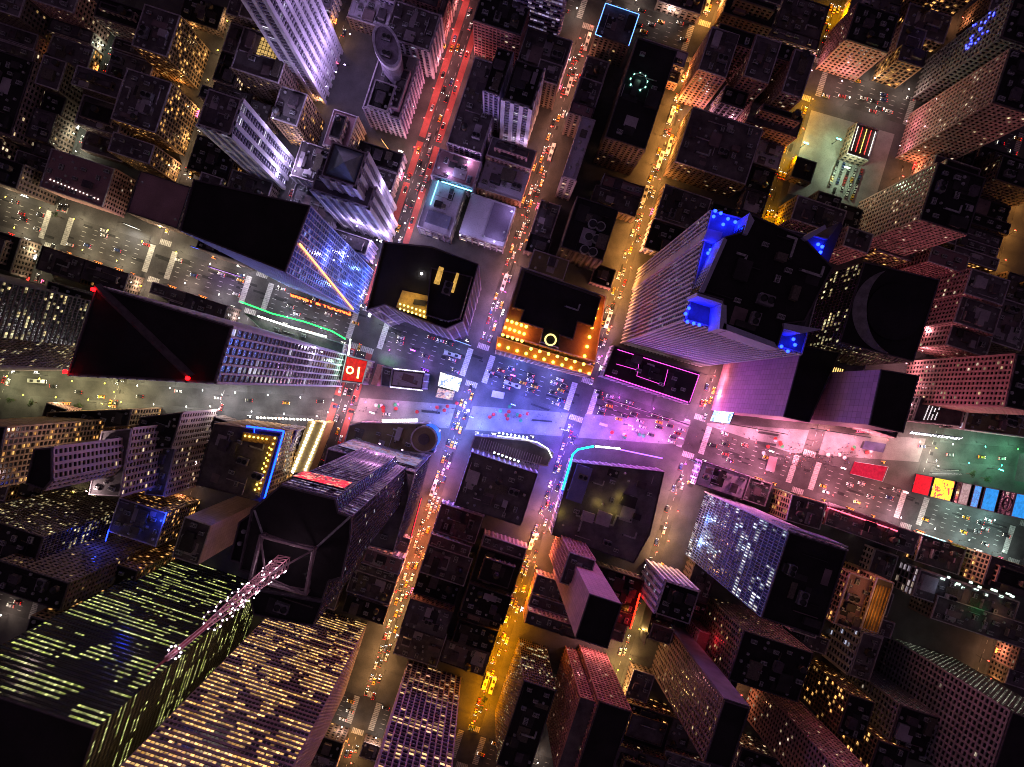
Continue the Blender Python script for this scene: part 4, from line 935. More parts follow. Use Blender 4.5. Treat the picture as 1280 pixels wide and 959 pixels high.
for (u, v), (u2, v2) in (((438, 646), (396, 684)), ((318, 638), (331, 667))):
    m = MB(); m.tube((*W(u, v, 249), 249), (*W(u2, v2, 250), 252), .4, 6); m.build('roof_strut', M_METAL, t)
m = MB(); red = MB(); wht = MB(); R2 = random.Random(4)
zz = [250+i*3.2 for i in range(26)]
def rad(z): return 2.5*(1-(z-250)/72)+.3 if z < 312 else .5
for z in zz:
    r = rad(z); 
    for k in range(4):
        a0, a1 = k*math.pi/2+.6, (k+1)*math.pi/2+.6
        P0 = (c0.x+r*math.cos(a0), c0.y+r*math.sin(a0), z); P1 = (c0.x+r*math.cos(a1), c0.y+r*math.sin(a1), z); r1 = rad(z+3.2)
        Q0 = (c0.x+r1*math.cos(a0), c0.y+r1*math.sin(a0), z+3.2); Q1 = (c0.x+r1*math.cos(a1), c0.y+r1*math.sin(a1), z+3.2)
        m.tube(P0, P1, .14, 4); m.tube(P0, Q0, .2, 4); m.tube(P0, Q1, .1, 4)
m.build('mast_lattice', surf('mast_pink', (.6, .3, .35), (.5, .25, .3), .3, .5, .2), t)
red.cyl((c0.x, c0.y, 312), .6, 20, 10, 0, .4); red.cyl((c0.x, c0.y, 331), .35, 10, 8, 0, .15); red.build('antenna', surf('antenna_red', (.6, .16, .18), None, .4), t)
for z, r in ((300, 2.5), (308, 2.4), (329, 1.4), (292, 2.5), (284, 2.6)):
    for i in range(9):
        a0 = i/9*6.2832; p = (c0.x+r*math.cos(a0), c0.y+r*math.sin(a0), z)
        wht.cyl(p, .2, .3, 6); 
for i in range(26):
    z = R2.uniform(252, 300); r = rad(z)+.4; a0 = R2.uniform(0, 6.28); wht.box((c0.x+r*math.cos(a0), c0.y+r*math.sin(a0), z), .22, .22, R2.choice((.5, 1.2, 2.2)), a0)
wht.build('mast_lights', glow('mast_white', (1, .8, .95), 11), t)
rg = MB()
for z, r in ((300, 2.4), (308, 2.3), (292, 2.4), (329, 1.3)):
    for i in range(14):
        a0, a1 = i/14*6.2832, (i+1)/14*6.2832; rg.tube((c0.x+r*math.cos(a0), c0.y+r*math.sin(a0), z), (c0.x+r*math.cos(a1), c0.y+r*math.sin(a1), z), .2, 4)
rg.build('antenna_rings', st, t)
for z, p in ((256, 420), (270, 380), (284, 320), (298, 300), (312, 260), (327, 220)): plight(c0.x+4.2, c0.y+4, z, (1, .62, .82), p, t, .6)
HULLS.append((330, hull([PX(c0.x, c0.y, 335), (350, 670), (385, 700)])))
board('long red lit sign on the wall just under the roof of the mast tower', (520, 551.5), (487, 543.5), 222, 238, led('led_redslash', [(1, .02, .04), (.7, .01, .02), (1, .4, .25), (.15, .02, .02)], 1.2, .2), name='sign', cat='sign')
board('lavender screen low on the mast tower podium facing the plaza', (537, 568), (458, 546.5), 50, 92, led('led_stripe', [(.4, .3, .7), (.6, .35, .5), (.25, .3, .6), (.1, .08, .15), (.3, .1, .12)], .5, .12), off=1.3)
wash(t, [(527, 546, 106), (505, 540, 106), (515, 543, 150)], (1, .5, .8), 5000)
board('red vertical light strip on the right side of the mast tower', (521, 655), (533, 610), 40, 46, glow('sign_red3', (1, .02, .08), 2.5), name='sign', cat='sign')
# round corner block
t = building('low rounded corner block with tan roof and a bright white front light', [([(437, 532), (452, 528), (535, 530), (548, 540), (542, 566), (520, 566), (430, 556)], 20, 0, 'mall', 'tan', {'light': 1, 'units': [('duct_run', 2), ('air_conditioner', 4)]})])
neon(t, [(478, 526), (522, 525.5)], 17, .9, glow('tube_bright', (.95, 1, .85), 12), 'white_tube')
t = bpy.data.objects.new('drum_building', None); COL.objects.link(t); tag(t, 'round drum tower wrapped in a blue screen at the plaza corner', 'building')
cx, cy = W(530, 549, 36); ring = [(cx+8.5*math.cos(i/28*6.2832), cy+8.5*math.sin(i/28*6.2832)) for i in range(28)]
m = MB(); m.prism(ring, .15, 36); m.build('walls', ROOF['tar'], t); m = MB(); m.prism(ring, 36, 36.3); m.build('roof', ROOF['tan'], t); parapet(t, ring, 36.3, M_PARA, .8)
m = MB(); ro = [(cx+9*math.cos(math.radians(-60+i*8)), cy+9*math.sin(math.radians(-60+i*8))) for i in range(19)]
for i in range(18): m.quad([(*ro[i], 8), (*ro[i+1], 8), (*ro[i+1], 35), (*ro[i], 35)], 0, [(i, 0), (i+1, 0), (i+1, 20), (i, 20)])
m.build('curved_screen', glow('led_deepblue', (.02, .1, .9), 1.6, .4), t)
m = MB(); m.cyl((cx, cy, 36.4), 3.6, 1.2, 20); m.cyl((cx, cy, 37.6), 2, .4, 20); m.build('roof_ring', M_PARAD, t)
HULLS.append((36, hull([PX(*p, 36) for p in ring]+[PX(*p, 0) for p in ring]))); FOOT.append(hull([PX(*p, 0) for p in ring]))
l = bpy.data.lights.new('drum_glow', 'POINT'); l.energy = 9000; l.color = (.05, .2, 1); l.shadow_soft_size = 2; link('screen_light', l, t, (cx+14, cy+2, 20))
# gold roof with blue neon
t = building('gold-lit roof terrace framed by a bright blue neon line', [([(268, 530), (352, 541), (330, 628), (246, 606)], 62, 0, 'gold', 'tar', {'light': 0, 'units': [('air_conditioner', 5), ('stair_bulkhead', 1), ('cooling_tower', 2), ('duct_run', 2)]}), ([(352, 535), (372, 538), (345, 605), (332, 602)], 34, 0, 'mall', 'grey', {'units': None})])
nbl = glow('neon_blue', (.02, .22, 1), 14)
neon(t, [(308, 533), (355, 539), (328, 632)], 64, .45, nbl); neon(t, [(318, 533), (318, 541)], 64, .25, nbl)
gg = surf('terrace_gold', (.3, .19, .08), (.08, .05, .03), .9)
bulbs(t, [(*W(343-i*2.2, 548+i*7, 65), 64.1) for i in range(10)]+[(*W(306+i*5.4, 545+i*.8, 65), 64.3) for i in range(6)]+[(*W(336-i*2.3, 560+i*6.6, 65), 63.2) for i in range(9)], .6, glow('gold_bulb', (1, .66, .3), 7), 'terrace_bulb')
m = MB(); P = [(341, 545), (348, 546), (325, 622), (319, 619)]; m.prism(ccw([W(u, v, 64) for u, v in P]), 62, 64); m.build('terrace_edge', gg, t)
m = MB(); P = [(304, 540), (341, 545), (338, 556), (301, 551)]; m.prism(ccw([W(u, v, 64) for u, v in P]), 62, 64.2); m.build('terrace_edge', gg, t)
for u, v in ((310, 546), (322, 548), (336, 550), (338, 566), (333, 583), (327, 600), (322, 614)): x, y = W(u, v, 67); plight(x, y, 67, (1, .5, .1), 150, t, .4)
m = MB()
for i in range(16):
    f = i/15
    for k in (0, 1): x, y = W(392-f*24+k*14-f*2, 528+f*62+k*1, 22); m.box((x, y, 22), 1.2 if k else 1.6, 1.3, .6, ANG)
    x, y = W(322+f*68, 522+f*3, 22); m.box((x, y, 22), 1.3, 1.0, .6, ANG)
bt = MB(); bt.prism(ccw([W(u, v, 22) for u, v in [(385, 527), (409, 529), (385, 592), (362, 590)]]), .15, 21.8); bt.build('lower_front', MATS['terrace_stone'], t)
FOOT.append([(385, 527), (409, 529), (385, 592), (362, 590)])
m.build('marquee_bulbs', glow('marquee', (1, .95, .8), 9), t)
t = building('lavender walled block with dark roof left of the mast tower', [(R(232, 646, 34, 52), 84, 0, 'plainlav', 'tar', {'light': 1})])
# stepped masonry tower at left
t = building('stepped cream masonry tower with many gold lit windows at the left', [
    ([(44, 562), (66, 560), (66, 600), (56, 612), (34, 604)], 150, 0, 'cream', 'black', {'units': None}),
    ([(128, 540), (165, 536), (150, 620), (112, 618)], 88, 0, 'cream', 'grey', {'light': 1}),
    ([(176, 522), (228, 516), (214, 560), (170, 562)], 56, 0, 'cream', 'black', {}),
    ([(192, 560), (220, 560), (205, 620), (182, 618)], 46, 0, 'cream', 'grey', {'light': 1})], 'tower')
wash(t, [(262, 520, 8), (258, 545, 8), (252, 575, 8), (246, 600, 10)], (1, .75, .65), 10000); wash(t, [(228, 560, 60), (222, 590, 60), (212, 545, 92), (205, 590, 92)], (1, .72, .68), 6000)
B1('dark tower with tall gold window columns at the left edge beside the stepped tower', [(-90, 530), (8, 534), (-8, 610), (-110, 600)], 130, 'gold', 'black', name='tower')
B1('low dark roof along the left avenue above the stepped tower', [(60, 516), (165, 512), (160, 532), (56, 540)], 40, 'gold', 'black')
t = B1('dark block with blue flood-lit roof corners left of the lavender walls', R(150, 622, 62, 44), 50, 'gold', 'tar')
for u, v in ((136, 690), (202, 650), (212, 640), (128, 672)): 
    x, y = W(u, v, 52); plight(x, y, 54, (.02, .06, 1), 2600, t, .5)
m = MB(); 
for u, v in ((137, 662), (209, 640)): x, y = W(u, v, 52); m.tube((x, y, 53), (x-2, y-7, 53), .3, 5)
m.build('blue_tube', glow('neon_royal', (.05, .15, 1), 8), t)
B1('dark office tower with small gold windows at the lower left edge', R(-40, 640, 100, 60), 96, 'colgold', 'black', name='tower')
B1('black slab roof at the left edge above the green-windowed tower', R(0, 700, 92, 36), 110, 'brick', 'black', name='tower')
B1('brown tower with gold windows below the blue flood-lit roof', R(112, 694, 64, 50), 60, 'gold', 'black')
B1('dim tower of gold windows rising behind the green-windowed tower', R(40, 770, 60, 50), 120, 'gold', 'black', name='tower')
# bottom towers
t = building('huge dark tower with yellow-green lit window rows at the lower left', [(R(-75, 846, 206, 120), 204, 0, 'green', 'black', {'units': None}), (R(128, 862, 40, 100), 150, 0, 'green', 'black', {'units': None, 'para': 0})], 'tower')
building('wide bronze tower full of gold lit window rows at the bottom', [(R(358, 747, 106, 90), 230, 0, 'rows', 'black', {'g': 1, 'units': None})], 'tower')
building('tower of mauve vertical columns with scattered gold windows at the bottom edge', [(R(511, 826, 68, 80), 200, 0, 'columns', 'black', {'g': 1, 'units': None})], 'tower')
# ================================================================ filler city: lots between the streets
RD = random.Random(5)
def covered(u, v, h=0.0, own=None):
    for hh, P in HULLS:
        if P is own: continue
        if hh > h and inpoly(u, v, P): return True
    return False
LITE = [  # colour and power of the street light by place: (centre x, y, radius, colour, power)
 (640, 500, 110, (.06, .13, 1), 3.4), (715, 560, 60, (.0, .04, 1), 3.0), (790, 525, 80, (.75, .1, 1), 2.6), (870, 550, 60, (1, .22, .65), 2.4),
 (990, 575, 120, (1, .3, .45), 3.0), (1100, 600, 80, (1, .34, .38), 2.6), (1240, 575, 80, (.15, 1, .5), 1.4), (1200, 655, 90, (.6, .95, .95), 2.2),
 (540, 440, 70, (.35, .25, 1), 1.6), (470, 510, 60, (1, .4, .55), 1.8), (540, 530, 50, (.05, .18, 1), 2.0), (350, 400, 90, (.75, .75, 1), 1.4), (300, 495, 90, (.8, .85, .85), 1.3),
 (200, 320, 100, (1, .8, .5), 1.6), (60, 285, 100, (1, .82, .48), 1.6), (80, 485, 120, (.9, .82, .36), 1.5)]
SL = {k: None for k in ()}
SL = {0: ((.9, .75, .5), .3), 1: ((.7, .8, .6), .4), 2: ((1, .65, .35), .5), 3: ((1, .5, .2), .35), 4: ((1, .55, .62), .8), 5: ((1, .4, .22), .6), 6: ((1, .45, .06), 2.0), 7: ((1, .38, .035), 2.2), 8: ((1, .45, .15), .5), 9: ((1, .4, .05), 1.4), 10: ((1, .5, .2), .4), 11: ((1, .5, .2), .4)}
def street_light(u, v, k=None):
    best = None; tot = [0, 0, 0]; w = 0; pw = 0
    for x, y, r, c, p in LITE:
        g = math.exp(-((u-x)**2+(v-y)**2)/(r*r)*1.6)
        tot = [tot[i]+c[i]*g for i in range(3)]; w += g; pw += p*g
    if k is not None:
        c, p = SL[k]
        if k == 4 and v < 190: c, p = (1, .3, .3), .8
        if k == 4 and v > 560: c, p = (1, .35, .15), 1.2
        if k == 5 and v > 580: c, p = ((1, .24, .05), 2.0) if v < 720 else ((1, .5, .2), 1.1)
        if k == 6 and v > 560: c, p = (1, .34, .03), 2.3
        if k == 7 and v > 580: c, p = (1, .55, .15), 1.6
        g = .25; tot = [tot[i]+c[i]*g for i in range(3)]; w += g; pw += p*g
    else:
        g = .12; tot = [tot[i]+(1, .75, .55)[i]*g for i in range(3)]; w += g; pw += .8*g
    return tuple(round(t/w*12)/12 for t in tot), round(pw/w*5)/5
def side(u, v):
    if v < 262+.327*u: return 'above'
    return 'below'
NOTE = {}
ORD = ['first', 'second', 'third', 'fourth', 'fifth', 'sixth', 'seventh', 'eighth', 'ninth', 'tenth', 'eleventh', 'twelfth', 'thirteenth', 'fourteenth', 'fifteenth', 'sixteenth', 'seventeenth', 'eighteenth']
BWD = [(-900, -491), (-448, -26), (26, 434), (480, 900)]
MB_ = [p for p in FOOT]
PARK = [(1025, 140), (1112, 160), (1078, 262), (975, 240)]     # open car park (ground pixels)
BLD = list(FOOT); FOOT.append(PARK); FOOT.append([(1104, 568), (1143, 578), (1136, 616), (1098, 606)]); FOOT.append([(438, 55), (480, 68), (455, 150), (420, 145)])
nfill = 0
def samples(P):
    out = list(P); n = len(P)
    for i in range(n): out.append(((P[i][0]+P[(i+1) % n][0])/2, (P[i][1]+P[(i+1) % n][1])/2))
    cx = sum(p[0] for p in P)/n; cy = sum(p[1] for p in P)/n
    out.append((cx, cy)); out += [((p[0]+cx)/2, (p[1]+cy)/2) for p in P]
    return out
def overlap(P, Q):
    return any(inpoly(*p, Q) for p in samples(P)) or any(inpoly(*p, P) for p in samples(Q))
for i in range(len(SA)-1):
    g0 = 20 if i == 4 else 11.5; g1 = 20 if i == 3 else 11.5
    a0, a1 = SA[i]+g0, SA[i+1]-g1; am = (a0+a1)/2
    for bi, (b0, b1) in enumerate(BWD):
        for row, (c0_, c1_) in enumerate(((a0, am-1), (am+1, a1))):
            y = b1 if bi < 2 else b0; sgn = -1 if bi < 2 else 1; cnt = 0
            while (y > b0+14) if sgn < 0 else (y < b1-14):
                w = RD.choice((15, 20, 24, 30, 36, 44)); w = min(w, abs((b0 if sgn < 0 else b1)-y))
                dep = RD.choice((0, 0, 3, 6))
                q0, q1 = (y-w+.6, y-.6) if sgn < 0 else (y+.6, y+w-.6)
                cc0, cc1 = (c0_, c1_-dep) if row == 0 else (c0_+dep, c1_)
                P = [city(cc0, q0), city(cc1, q0), city(cc1, q1), city(cc0, q1)]
                y += sgn*w
                if w < 12: continue
                mu = sum(p[0] for p in P)/4; mv = sum(p[1] for p in P)/4
                cen = math.hypot(mu-650, mv-500)
                hgt = RD.choice((8, 10, 12, 14, 16, 18, 22, 28)) if cen < 330 else RD.choice((10, 12, 16, 20, 24, 30, 38))
                if min(abs(p[1]-BW(p[0])) for p in P) < 15 or (min(p[1]-BW(p[0]) for p in P) < 0 < max(p[1]-BW(p[0]) for p in P)): continue
                if any(overlap(P, Q) for Q in FOOT): 
                    # try the half lot away from the obstacle
                    P2 = None
                    for (x0, x1) in ((cc0, (cc0+cc1)/2), ((cc0+cc1)/2, cc1)):
                        T = [city(x0, q0), city(x1, q0), city(x1, q1), city(x0, q1)]
                        if not any(overlap(T, Q) for Q in FOOT): P2 = T
                    if not P2: continue
                    P = P2; mu = sum(p[0] for p in P)/4; mv = sum(p[1] for p in P)/4
                W0 = [W(*p) for p in P]; RP = [PX(*p, hgt) for p in W0]
                if max(p[0] for p in RP) < 2 or min(p[0] for p in RP) > 1278 or max(p[1] for p in RP) < 2 or min(p[1] for p in RP) > 957:
                    if not any(0 < p[0] < 1280 and 0 < p[1] < 959 for p in P): continue
                vis = [p for p in samples(RP)+P if 3 < p[0] < 1277 and 3 < p[1] < 956 and not covered(*p, hgt)]
                if len(vis) < 3: continue
                cnt += 1; nfill += 1; BLD.append(P)
                cs = []
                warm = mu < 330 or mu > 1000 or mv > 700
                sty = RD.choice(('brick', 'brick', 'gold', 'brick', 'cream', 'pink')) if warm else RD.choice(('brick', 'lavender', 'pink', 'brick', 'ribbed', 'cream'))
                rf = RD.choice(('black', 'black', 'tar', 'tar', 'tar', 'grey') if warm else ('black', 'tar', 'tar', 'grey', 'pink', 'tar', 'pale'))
                stn = {'brick': 'dim brick', 'gold': 'gold-windowed', 'cream': 'cream stone', 'pink': 'pinkish stone', 'lavender': 'lavender stone', 'ribbed': 'pale ribbed'}[sty]
                rfn = {'black': 'black', 'tar': 'tar-dark', 'grey': 'grey', 'pink': 'dusky pink', 'pale': 'pale'}[rf]
                st_i = i if row == 0 else i+1; sd = 'right' if row == 0 else 'left'
                where = ('beyond the top avenue', 'above the main avenue', 'below the main avenue', 'beyond the bottom avenue')[bi]
                lab = f'{stn} building with {rfn} roof, {sd} side of {SN[st_i]}, {ORD[cnt-1]} {where}'
                lab = lab.replace('building with ', '').replace('the street ', 'street ') if len(lab.split()) > 16 else lab
                lab = ' '.join(lab.split()[:40])
                if len(lab.split()) > 16: lab = lab.replace(' side of', ' of').replace('with ', '').replace('the ', '')
                units = 'auto'
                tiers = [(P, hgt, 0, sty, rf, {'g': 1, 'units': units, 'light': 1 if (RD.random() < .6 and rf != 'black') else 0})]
                if hgt > 15 and w > 18 and RD.random() < .45:
                    ip = inset(ccw(W0), 4.5)
                    if area(ip) > 80:
                        tiers.append(([PX(*p, 0) for p in ip], hgt+RD.choice((4, 7, 11)), hgt, sty, RD.choice(('tar', 'black')), {'g': 1, 'units': [('water_tank', 1)], 'light': 0}))
                        tiers[0][5]['units'] = [('exhaust_fan', 1)]
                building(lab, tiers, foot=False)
print('filler buildings', nfill)
# ================================================================ street lamps
def lamp_proto():
    m = MB(); m.cyl((0, 0, 0), .22, .5, 8); m.tube((0, 0, .3), (0, 0, 8.4), .1, 6); m.tube((0, 0, 8.2), (1.9, 0, 8.9), .07, 5)
    h = MB(); h.box((2.1, 0, 8.78), 1.1, .5, .22); h.box((2.1, 0, 8.96), .9, .36, .16, mi=1)
    return m.mesh('street_lamp', M_DARK), h
LPM, LH = lamp_proto(); LHM = {}
LCOL = {0: 'white', 1: 'amber', 2: 'pink', 3: 'blue'}
def put_lamp(u, v, rz, k, where, pw=1.0):
    if not (4 < u < 1276 and 4 < v < 955) or covered(u, v): return False
    if any(inpoly(u, v, P) for P in FOOT): return False
    c, p = street_light(u, v, k); x, y = W(u, v)
    o = link('street_lamp', LPM, None, (x, y, .15), rz)
    cn = 'amber' if c[2] < .45 and c[0] > .8 and c[1] > .35 else 'red' if c[1] < .35 and c[2] < .4 else 'pink' if c[0] > .8 and c[1] < .7 else 'blue' if c[2] > c[0]+.2 else 'green' if c[1] > c[0]+.1 else 'pale'
    where = where.replace('the street ', 'street ').replace(' above the main avenue', ', upper part').replace(' below the main avenue', ', lower part').replace(' beyond the top avenue', ', far up').replace(' beyond the bottom avenue', ', far down').replace('the second street from the left edge', 'second left street').replace('behind the blue-lit roof', 'by the blue-lit roof')
    tag(o, f'{cn} street lamp {where}', 'street lamp', f'{cn} street lamps {where}')
    if c not in LHM:
        w = tuple(.2+.8*t for t in c); LHM[c] = LH.mesh('lamp_head', [M_DARK, glow('lamp_%d' % len(LHM), w, 22)])
    h = link('lamp_head', LHM[c], o)
    plight(2.1, 0, 8.3, c, (4600 if k is not None else 3600)*p*pw, o, .35)
    return True
nl = 0
for k, a in enumerate(SA):
    hw = 16 if k == 4 else 8.4
    for s in (-1, 1):
        b = -640+(12 if s > 0 else 30)
        while b < 640:
            if min(abs(b-t) for t in AV) > 24:
                u, v = city(a+s*hw, b)
                sec = ('beyond the top avenue', 'above the main avenue', 'below the main avenue', 'beyond the bottom avenue')[0 if b < -470 else 1 if b < 0 else 2 if b < 457 else 3]
                nl += put_lamp(u, v, ANG+(math.pi if s > 0 else 0), k, f'on the {"right" if s > 0 else "left"} kerb of {SN[k]} {sec}')
            b += 38
for bb, nm in ((-470, 'top avenue'), (0, 'main avenue'), (457, 'bottom avenue')):
    for s in (-1, 1):
        a = -680+(0 if s > 0 else 22)
        while a < 800:
            if min(abs(a-t) for t in SA) > 14:
                u, v = city(a, bb+s*20); gi = max([j for j in range(len(SA)) if SA[j] < a], default=0)
                nl += put_lamp(u, v, ANG+(math.pi/2 if s > 0 else -math.pi/2), None, f'on the {"lower" if s > 0 else "upper"} kerb of the {nm} past {SN[gi]}')
            a += 44
for s in (-1, 1):
    u = 20+(20 if s > 0 else 0)
    while u < 1270:
        v = BW(u)+s*14.5; d7 = abs(v-(262+.327*u))
        if d7 > 22:
            nl += put_lamp(u, v, (math.pi/2 if s > 0 else -math.pi/2), None, f'on the {"lower" if s > 0 else "upper"} edge of the slanting avenue, {ORD[int(u//80)]} pair from the left')
        u += 40
print('lamps', nl)
# added masts whose coloured light stands in for the glow of the big signs
SIGNL = [(640, 505, 25, (.04, .13, 1), 44000), (590, 520, 20, (.04, .16, 1), 36000), (700, 535, 20, (.03, .08, 1), 18000), (700, 600, 14, (.01, .05, 1), 22000), (780, 530, 22, (.7, .07, 1), 20000), (840, 545, 22, (1, .15, .7), 14000),
         (945, 560, 26, (1, .28, .45), 36000), (1030, 580, 26, (1, .28, .4), 40000), (1110, 610, 20, (1, .3, .32), 22000), (470, 515, 16, (1, .3, .5), 10000), (520, 440, 20, (.3, .15, 1), 7000), (640, 470, 18, (.35, .12, 1), 7000), (1235, 585, 12, (.02, 1, .3), 5000)]
def mast(u, v, h, c, p, label):  # added pole and heads that carry a fill light
    x, y = W(u, v); m = MB(); m.cyl((0, 0, 0), .5, .8, 8); m.cyl((0, 0, .8), .25, h-.8, 8, 0, .15); m.box((0, 0, h-.2), 3, .3, .3, ANG)
    o = m.build('floodlight_mast', M_DARK, None, (x, y, .15)); tag(o, label, 'floodlight mast')
    hm = MB()
    for s in (-1, 0, 1): hm.box((s*1.2, 0, h+.1), .8, .6, .4, 0)
    hd = hm.build('flood_head', glow('flood_%s' % label[:12], tuple(.5+.5*t for t in c), 14), o); hd.rotation_euler = (0, 0, ANG)
    plight(0, 0, h+1.4, c, p, o, 1.0)
nmz = ['pale blue floodlight mast in the blue plaza left of centre', 'blue floodlight mast beside the drum tower', 'deep blue floodlight mast at the corner by the cyan neon', 'deep blue floodlight mast down the street by the cyan neon',
  'magenta floodlight mast on the avenue below the magenta roof', 'pinkish violet floodlight mast at the crossing below the screen tower', 'pink floodlight mast under the pink wall', 'pink floodlight mast left of the red steps', 'rose floodlight mast right of the red steps',
  'pink floodlight mast in the left part of the plaza', 'violet floodlight mast below the black court tower', 'violet floodlight mast under the orange-lit terraces', 'green floodlight mast at the right end of the diagonal avenue']
for (u, v, h, c, p), lab in zip(SIGNL, nmz): mast(u, v, h, c, p, lab)
for u, v, c, p, lab in ((545, 70, (1, .03, .03), 6000, 'red floodlight mast on the wide red-laned street'), (503, 195, (1, .7, .5), 3500, 'warm floodlight mast at the colourful corner shops'), (516, 140, (.6, 1, .7), 2500, 'green tinted floodlight mast by the red-laned street'),
        (1050, 215, (.72, 1, .6), 12000, 'pale green floodlight mast in the car park'), (1000, 185, (.6, 1, .5), 9000, 'green floodlight mast at the left side of the car park'), (1040, 180, (.7, 1, .5), 7000, 'green floodlight mast at the top of the car park')):
    mast(u, v, 9, c, p, lab)  # more added fill lights for streets, corner shops and car park
# lit shop signs along the kerbs
RS = random.Random(21); SGC = {'amber': (1, .5, .1), 'white': (1, .95, .85), 'pink': (1, .25, .5), 'green': (.2, 1, .5), 'blue': (.1, .3, 1), 'red': (1, .06, .04), 'violet': (.6, .15, 1)}
SGM = {}
def shop_sign(u, v, ang, where):
    if not (8 < u < 1272 and 8 < v < 950) or covered(u, v) or any(inpoly(u, v, P) for P in FOOT): return
    if not any(inpoly(u+dx, v+dy, P) for P in BLD for dx, dy in ((7, 0), (-7, 0), (0, 7), (0, -7))): return
    cn = RS.choice(('amber', 'amber', 'amber', 'white', 'white', 'pink', 'red') if u < 420 or u > 900 or abs(v-500) > 110 else ('amber', 'white', 'white', 'pink', 'blue', 'violet')); L = RS.choice((3, 4, 6))
    if (cn, L) not in SGM:
        m = MB(); m.box((0, 0, 3.2), L, 1.8, .5); f = MB(); f.box((0, -.95, 3.0), L-.3, .12, 1.4)
        for i in range(int(L/1.6)): f.box((-L/2+.9+i*1.6, 0, 3.71), .75, .9, .1)
        SGM[(cn, L)] = (m.mesh('canopy', M_DARK), f.mesh('lit_letters', glow('shop_'+cn, SGC[cn], 3.2)))
    a, b = SGM[(cn, L)]; x, y = W(u, v); o = link('shop_sign', a, None, (x, y, .15), ang); link('lit_panel', b, o)
    tag(o, f'{cn} lit shop canopy, {L} metres long, {where}'.replace(f', {L} metres long', {3: ', very short', 4: ', short', 6: ', longer'}[L]), 'shop sign', '')
    o['label'] = o['label'].replace('shop canopy, ', 'canopy, ').replace(' number', '').replace('past cross street', 'past street').replace('the ', ''); o['group'] = o['label']
for k in range(1, 11):
    for s in (-1, 1):
        b = -430
        while b < 430:
            b += RS.uniform(24, 90)
            if abs(b) < 32: continue
            shop_sign(*city(SA[k]+s*(18.6 if k == 4 else 10), b), ANG+(math.pi/2 if s > 0 else -math.pi/2)+math.pi, f'{"right" if s > 0 else "left"} kerb of street {k} from the left'.replace(f'street {k} from the left', f'the {ORD[k]} cross street, {"upper" if b < 0 else "lower"} part'))
for s in (-1, 1):
    a = -640
    while a < 740:
        a += RS.uniform(14, 44)
        if min(abs(a-t) for t in SA) < 14: continue
        shop_sign(*city(a, s*26.0), ANG+(0 if s < 0 else math.pi), f'{"upper" if s < 0 else "lower"} kerb of the main avenue, past the {ORD[max(j for j in range(len(SA)) if SA[j] < a)]} cross street')
u = 10
while u < 1270:
    u += RS.uniform(20, 60)
    for s in (-1, 1):
        if abs(BW(u)+s*20-(262+.327*u)) > 30: shop_sign(u, BW(u)+s*18.5, (0 if s < 0 else math.pi)-.07, f'{"upper" if s < 0 else "lower"} side of the slanting avenue, {ORD[int(u//80)]} stretch')
for lab, a_, b_, z0, z1, mt, li in (('teal picture screen low on the lower kerb right of the pink eave', (1168, 675), (1138, 665), 4, 12, led('led_teal', [(.1, .8, .7), (.6, 1, .9), (.02, .3, .3), (.9, 1, 1)], 1.4, .35), ((.5, 1, .9), 5000)),
    ('pale white screen wall on the lower kerb near the right edge', (1232, 696), (1198, 685), 4, 16, led('led_mintw', [(.9, 1, .95), (.4, .9, .7), (.1, .2, .2), (1, .9, .5)], 1.3, .35), ((.8, 1, .95), 6000)),
    ('yellow lit panel above the lower kerb right of the screen tower', (1192, 683), (1176, 678), 9, 15, led('led_yel', [(1, .85, .1), (.9, .7, .05), (.3, .25, .02)], 1.0, .4), None),
    ('long white tube sign in the avenue island above the screen tower', (1160, 584), (1190, 585), 6, 8, glow('sign_longtube', (1, 1, .85), 4), ((1, 1, .85), 3000)),
    ('second long white tube sign just under the first above the screen tower', (1158, 589), (1196, 590), 4, 6, MATS['sign_longtube'], None),
    ('green glowing picture wall at the right end of the slanting avenue', (1262, 600), (1268, 566), 4, 26, led('led_greenwall', [(.02, .6, .25), (.3, 1, .6), (.01, .2, .1)], .9, .3), ((.1, 1, .4), 5000)),
    ('violet glowing sign strip on the upper kerb under the blue glass tower', (268, 335), (306, 347), 5, 12, led('led_violets', [(.5, .15, 1), (.3, .1, .8), (.9, .5, 1)], 1.3, .4), ((.6, .3, 1), 2500)),
    ('short blue lit sign strip on the upper kerb left of the violet one', (244, 309), (264, 316), 5, 8, glow('sign_bluestrip', (.1, .2, 1), 3), None),
    ('white lit angled sign under the plain mauve roof', (166, 283), (182, 289), 4, 14, led('led_whiteangle', [(1, 1, .95), (.5, .5, .45), (1, .95, .8)], 2.0, .3), ((1, .95, .85), 3500)),
    ('green picture screen among the corner shops by the red lanes', (487, 140), (498, 150), 8, 24, led('led_greenpic', [(.1, .8, .5), (.05, .4, .4), (.5, 1, .8)], 1.2, .3), ((.3, 1, .6), 1500)),
    ('blue and white round-cornered screen at the corner shops by the red lanes', (492, 156), (500, 166), 5, 16, led('led_wb2', [(.1, .1, 1), (.6, .6, 1), (.2, .1, .7)], 1.8, .3), ((.3, .3, 1), 1500)),
    ('orange lit arch sign at the corner shops by the red lanes', (480, 178), (493, 196), 4, 10, led('led_orange', [(1, .45, .1), (1, .7, .3), (.8, .2, .05)], 1.5, .4), ((1, .5, .2), 2500)),
    ('bright white double sign at the court tower corner', (463, 398), (470, 380), 6, 16, glow('sign_bright', (1, 1, .9), 3.5), ((.8, 1, .8), 3500)),
    ('green tube sign above the red-lit roof on the main avenue', (490, 462), (476, 458), 4, 7, glow('sign_mint', (.3, 1, .4), 5), ((.3, 1, .4), 1500))):
    board(lab, a_, b_, z0, z1, mt, light=li)
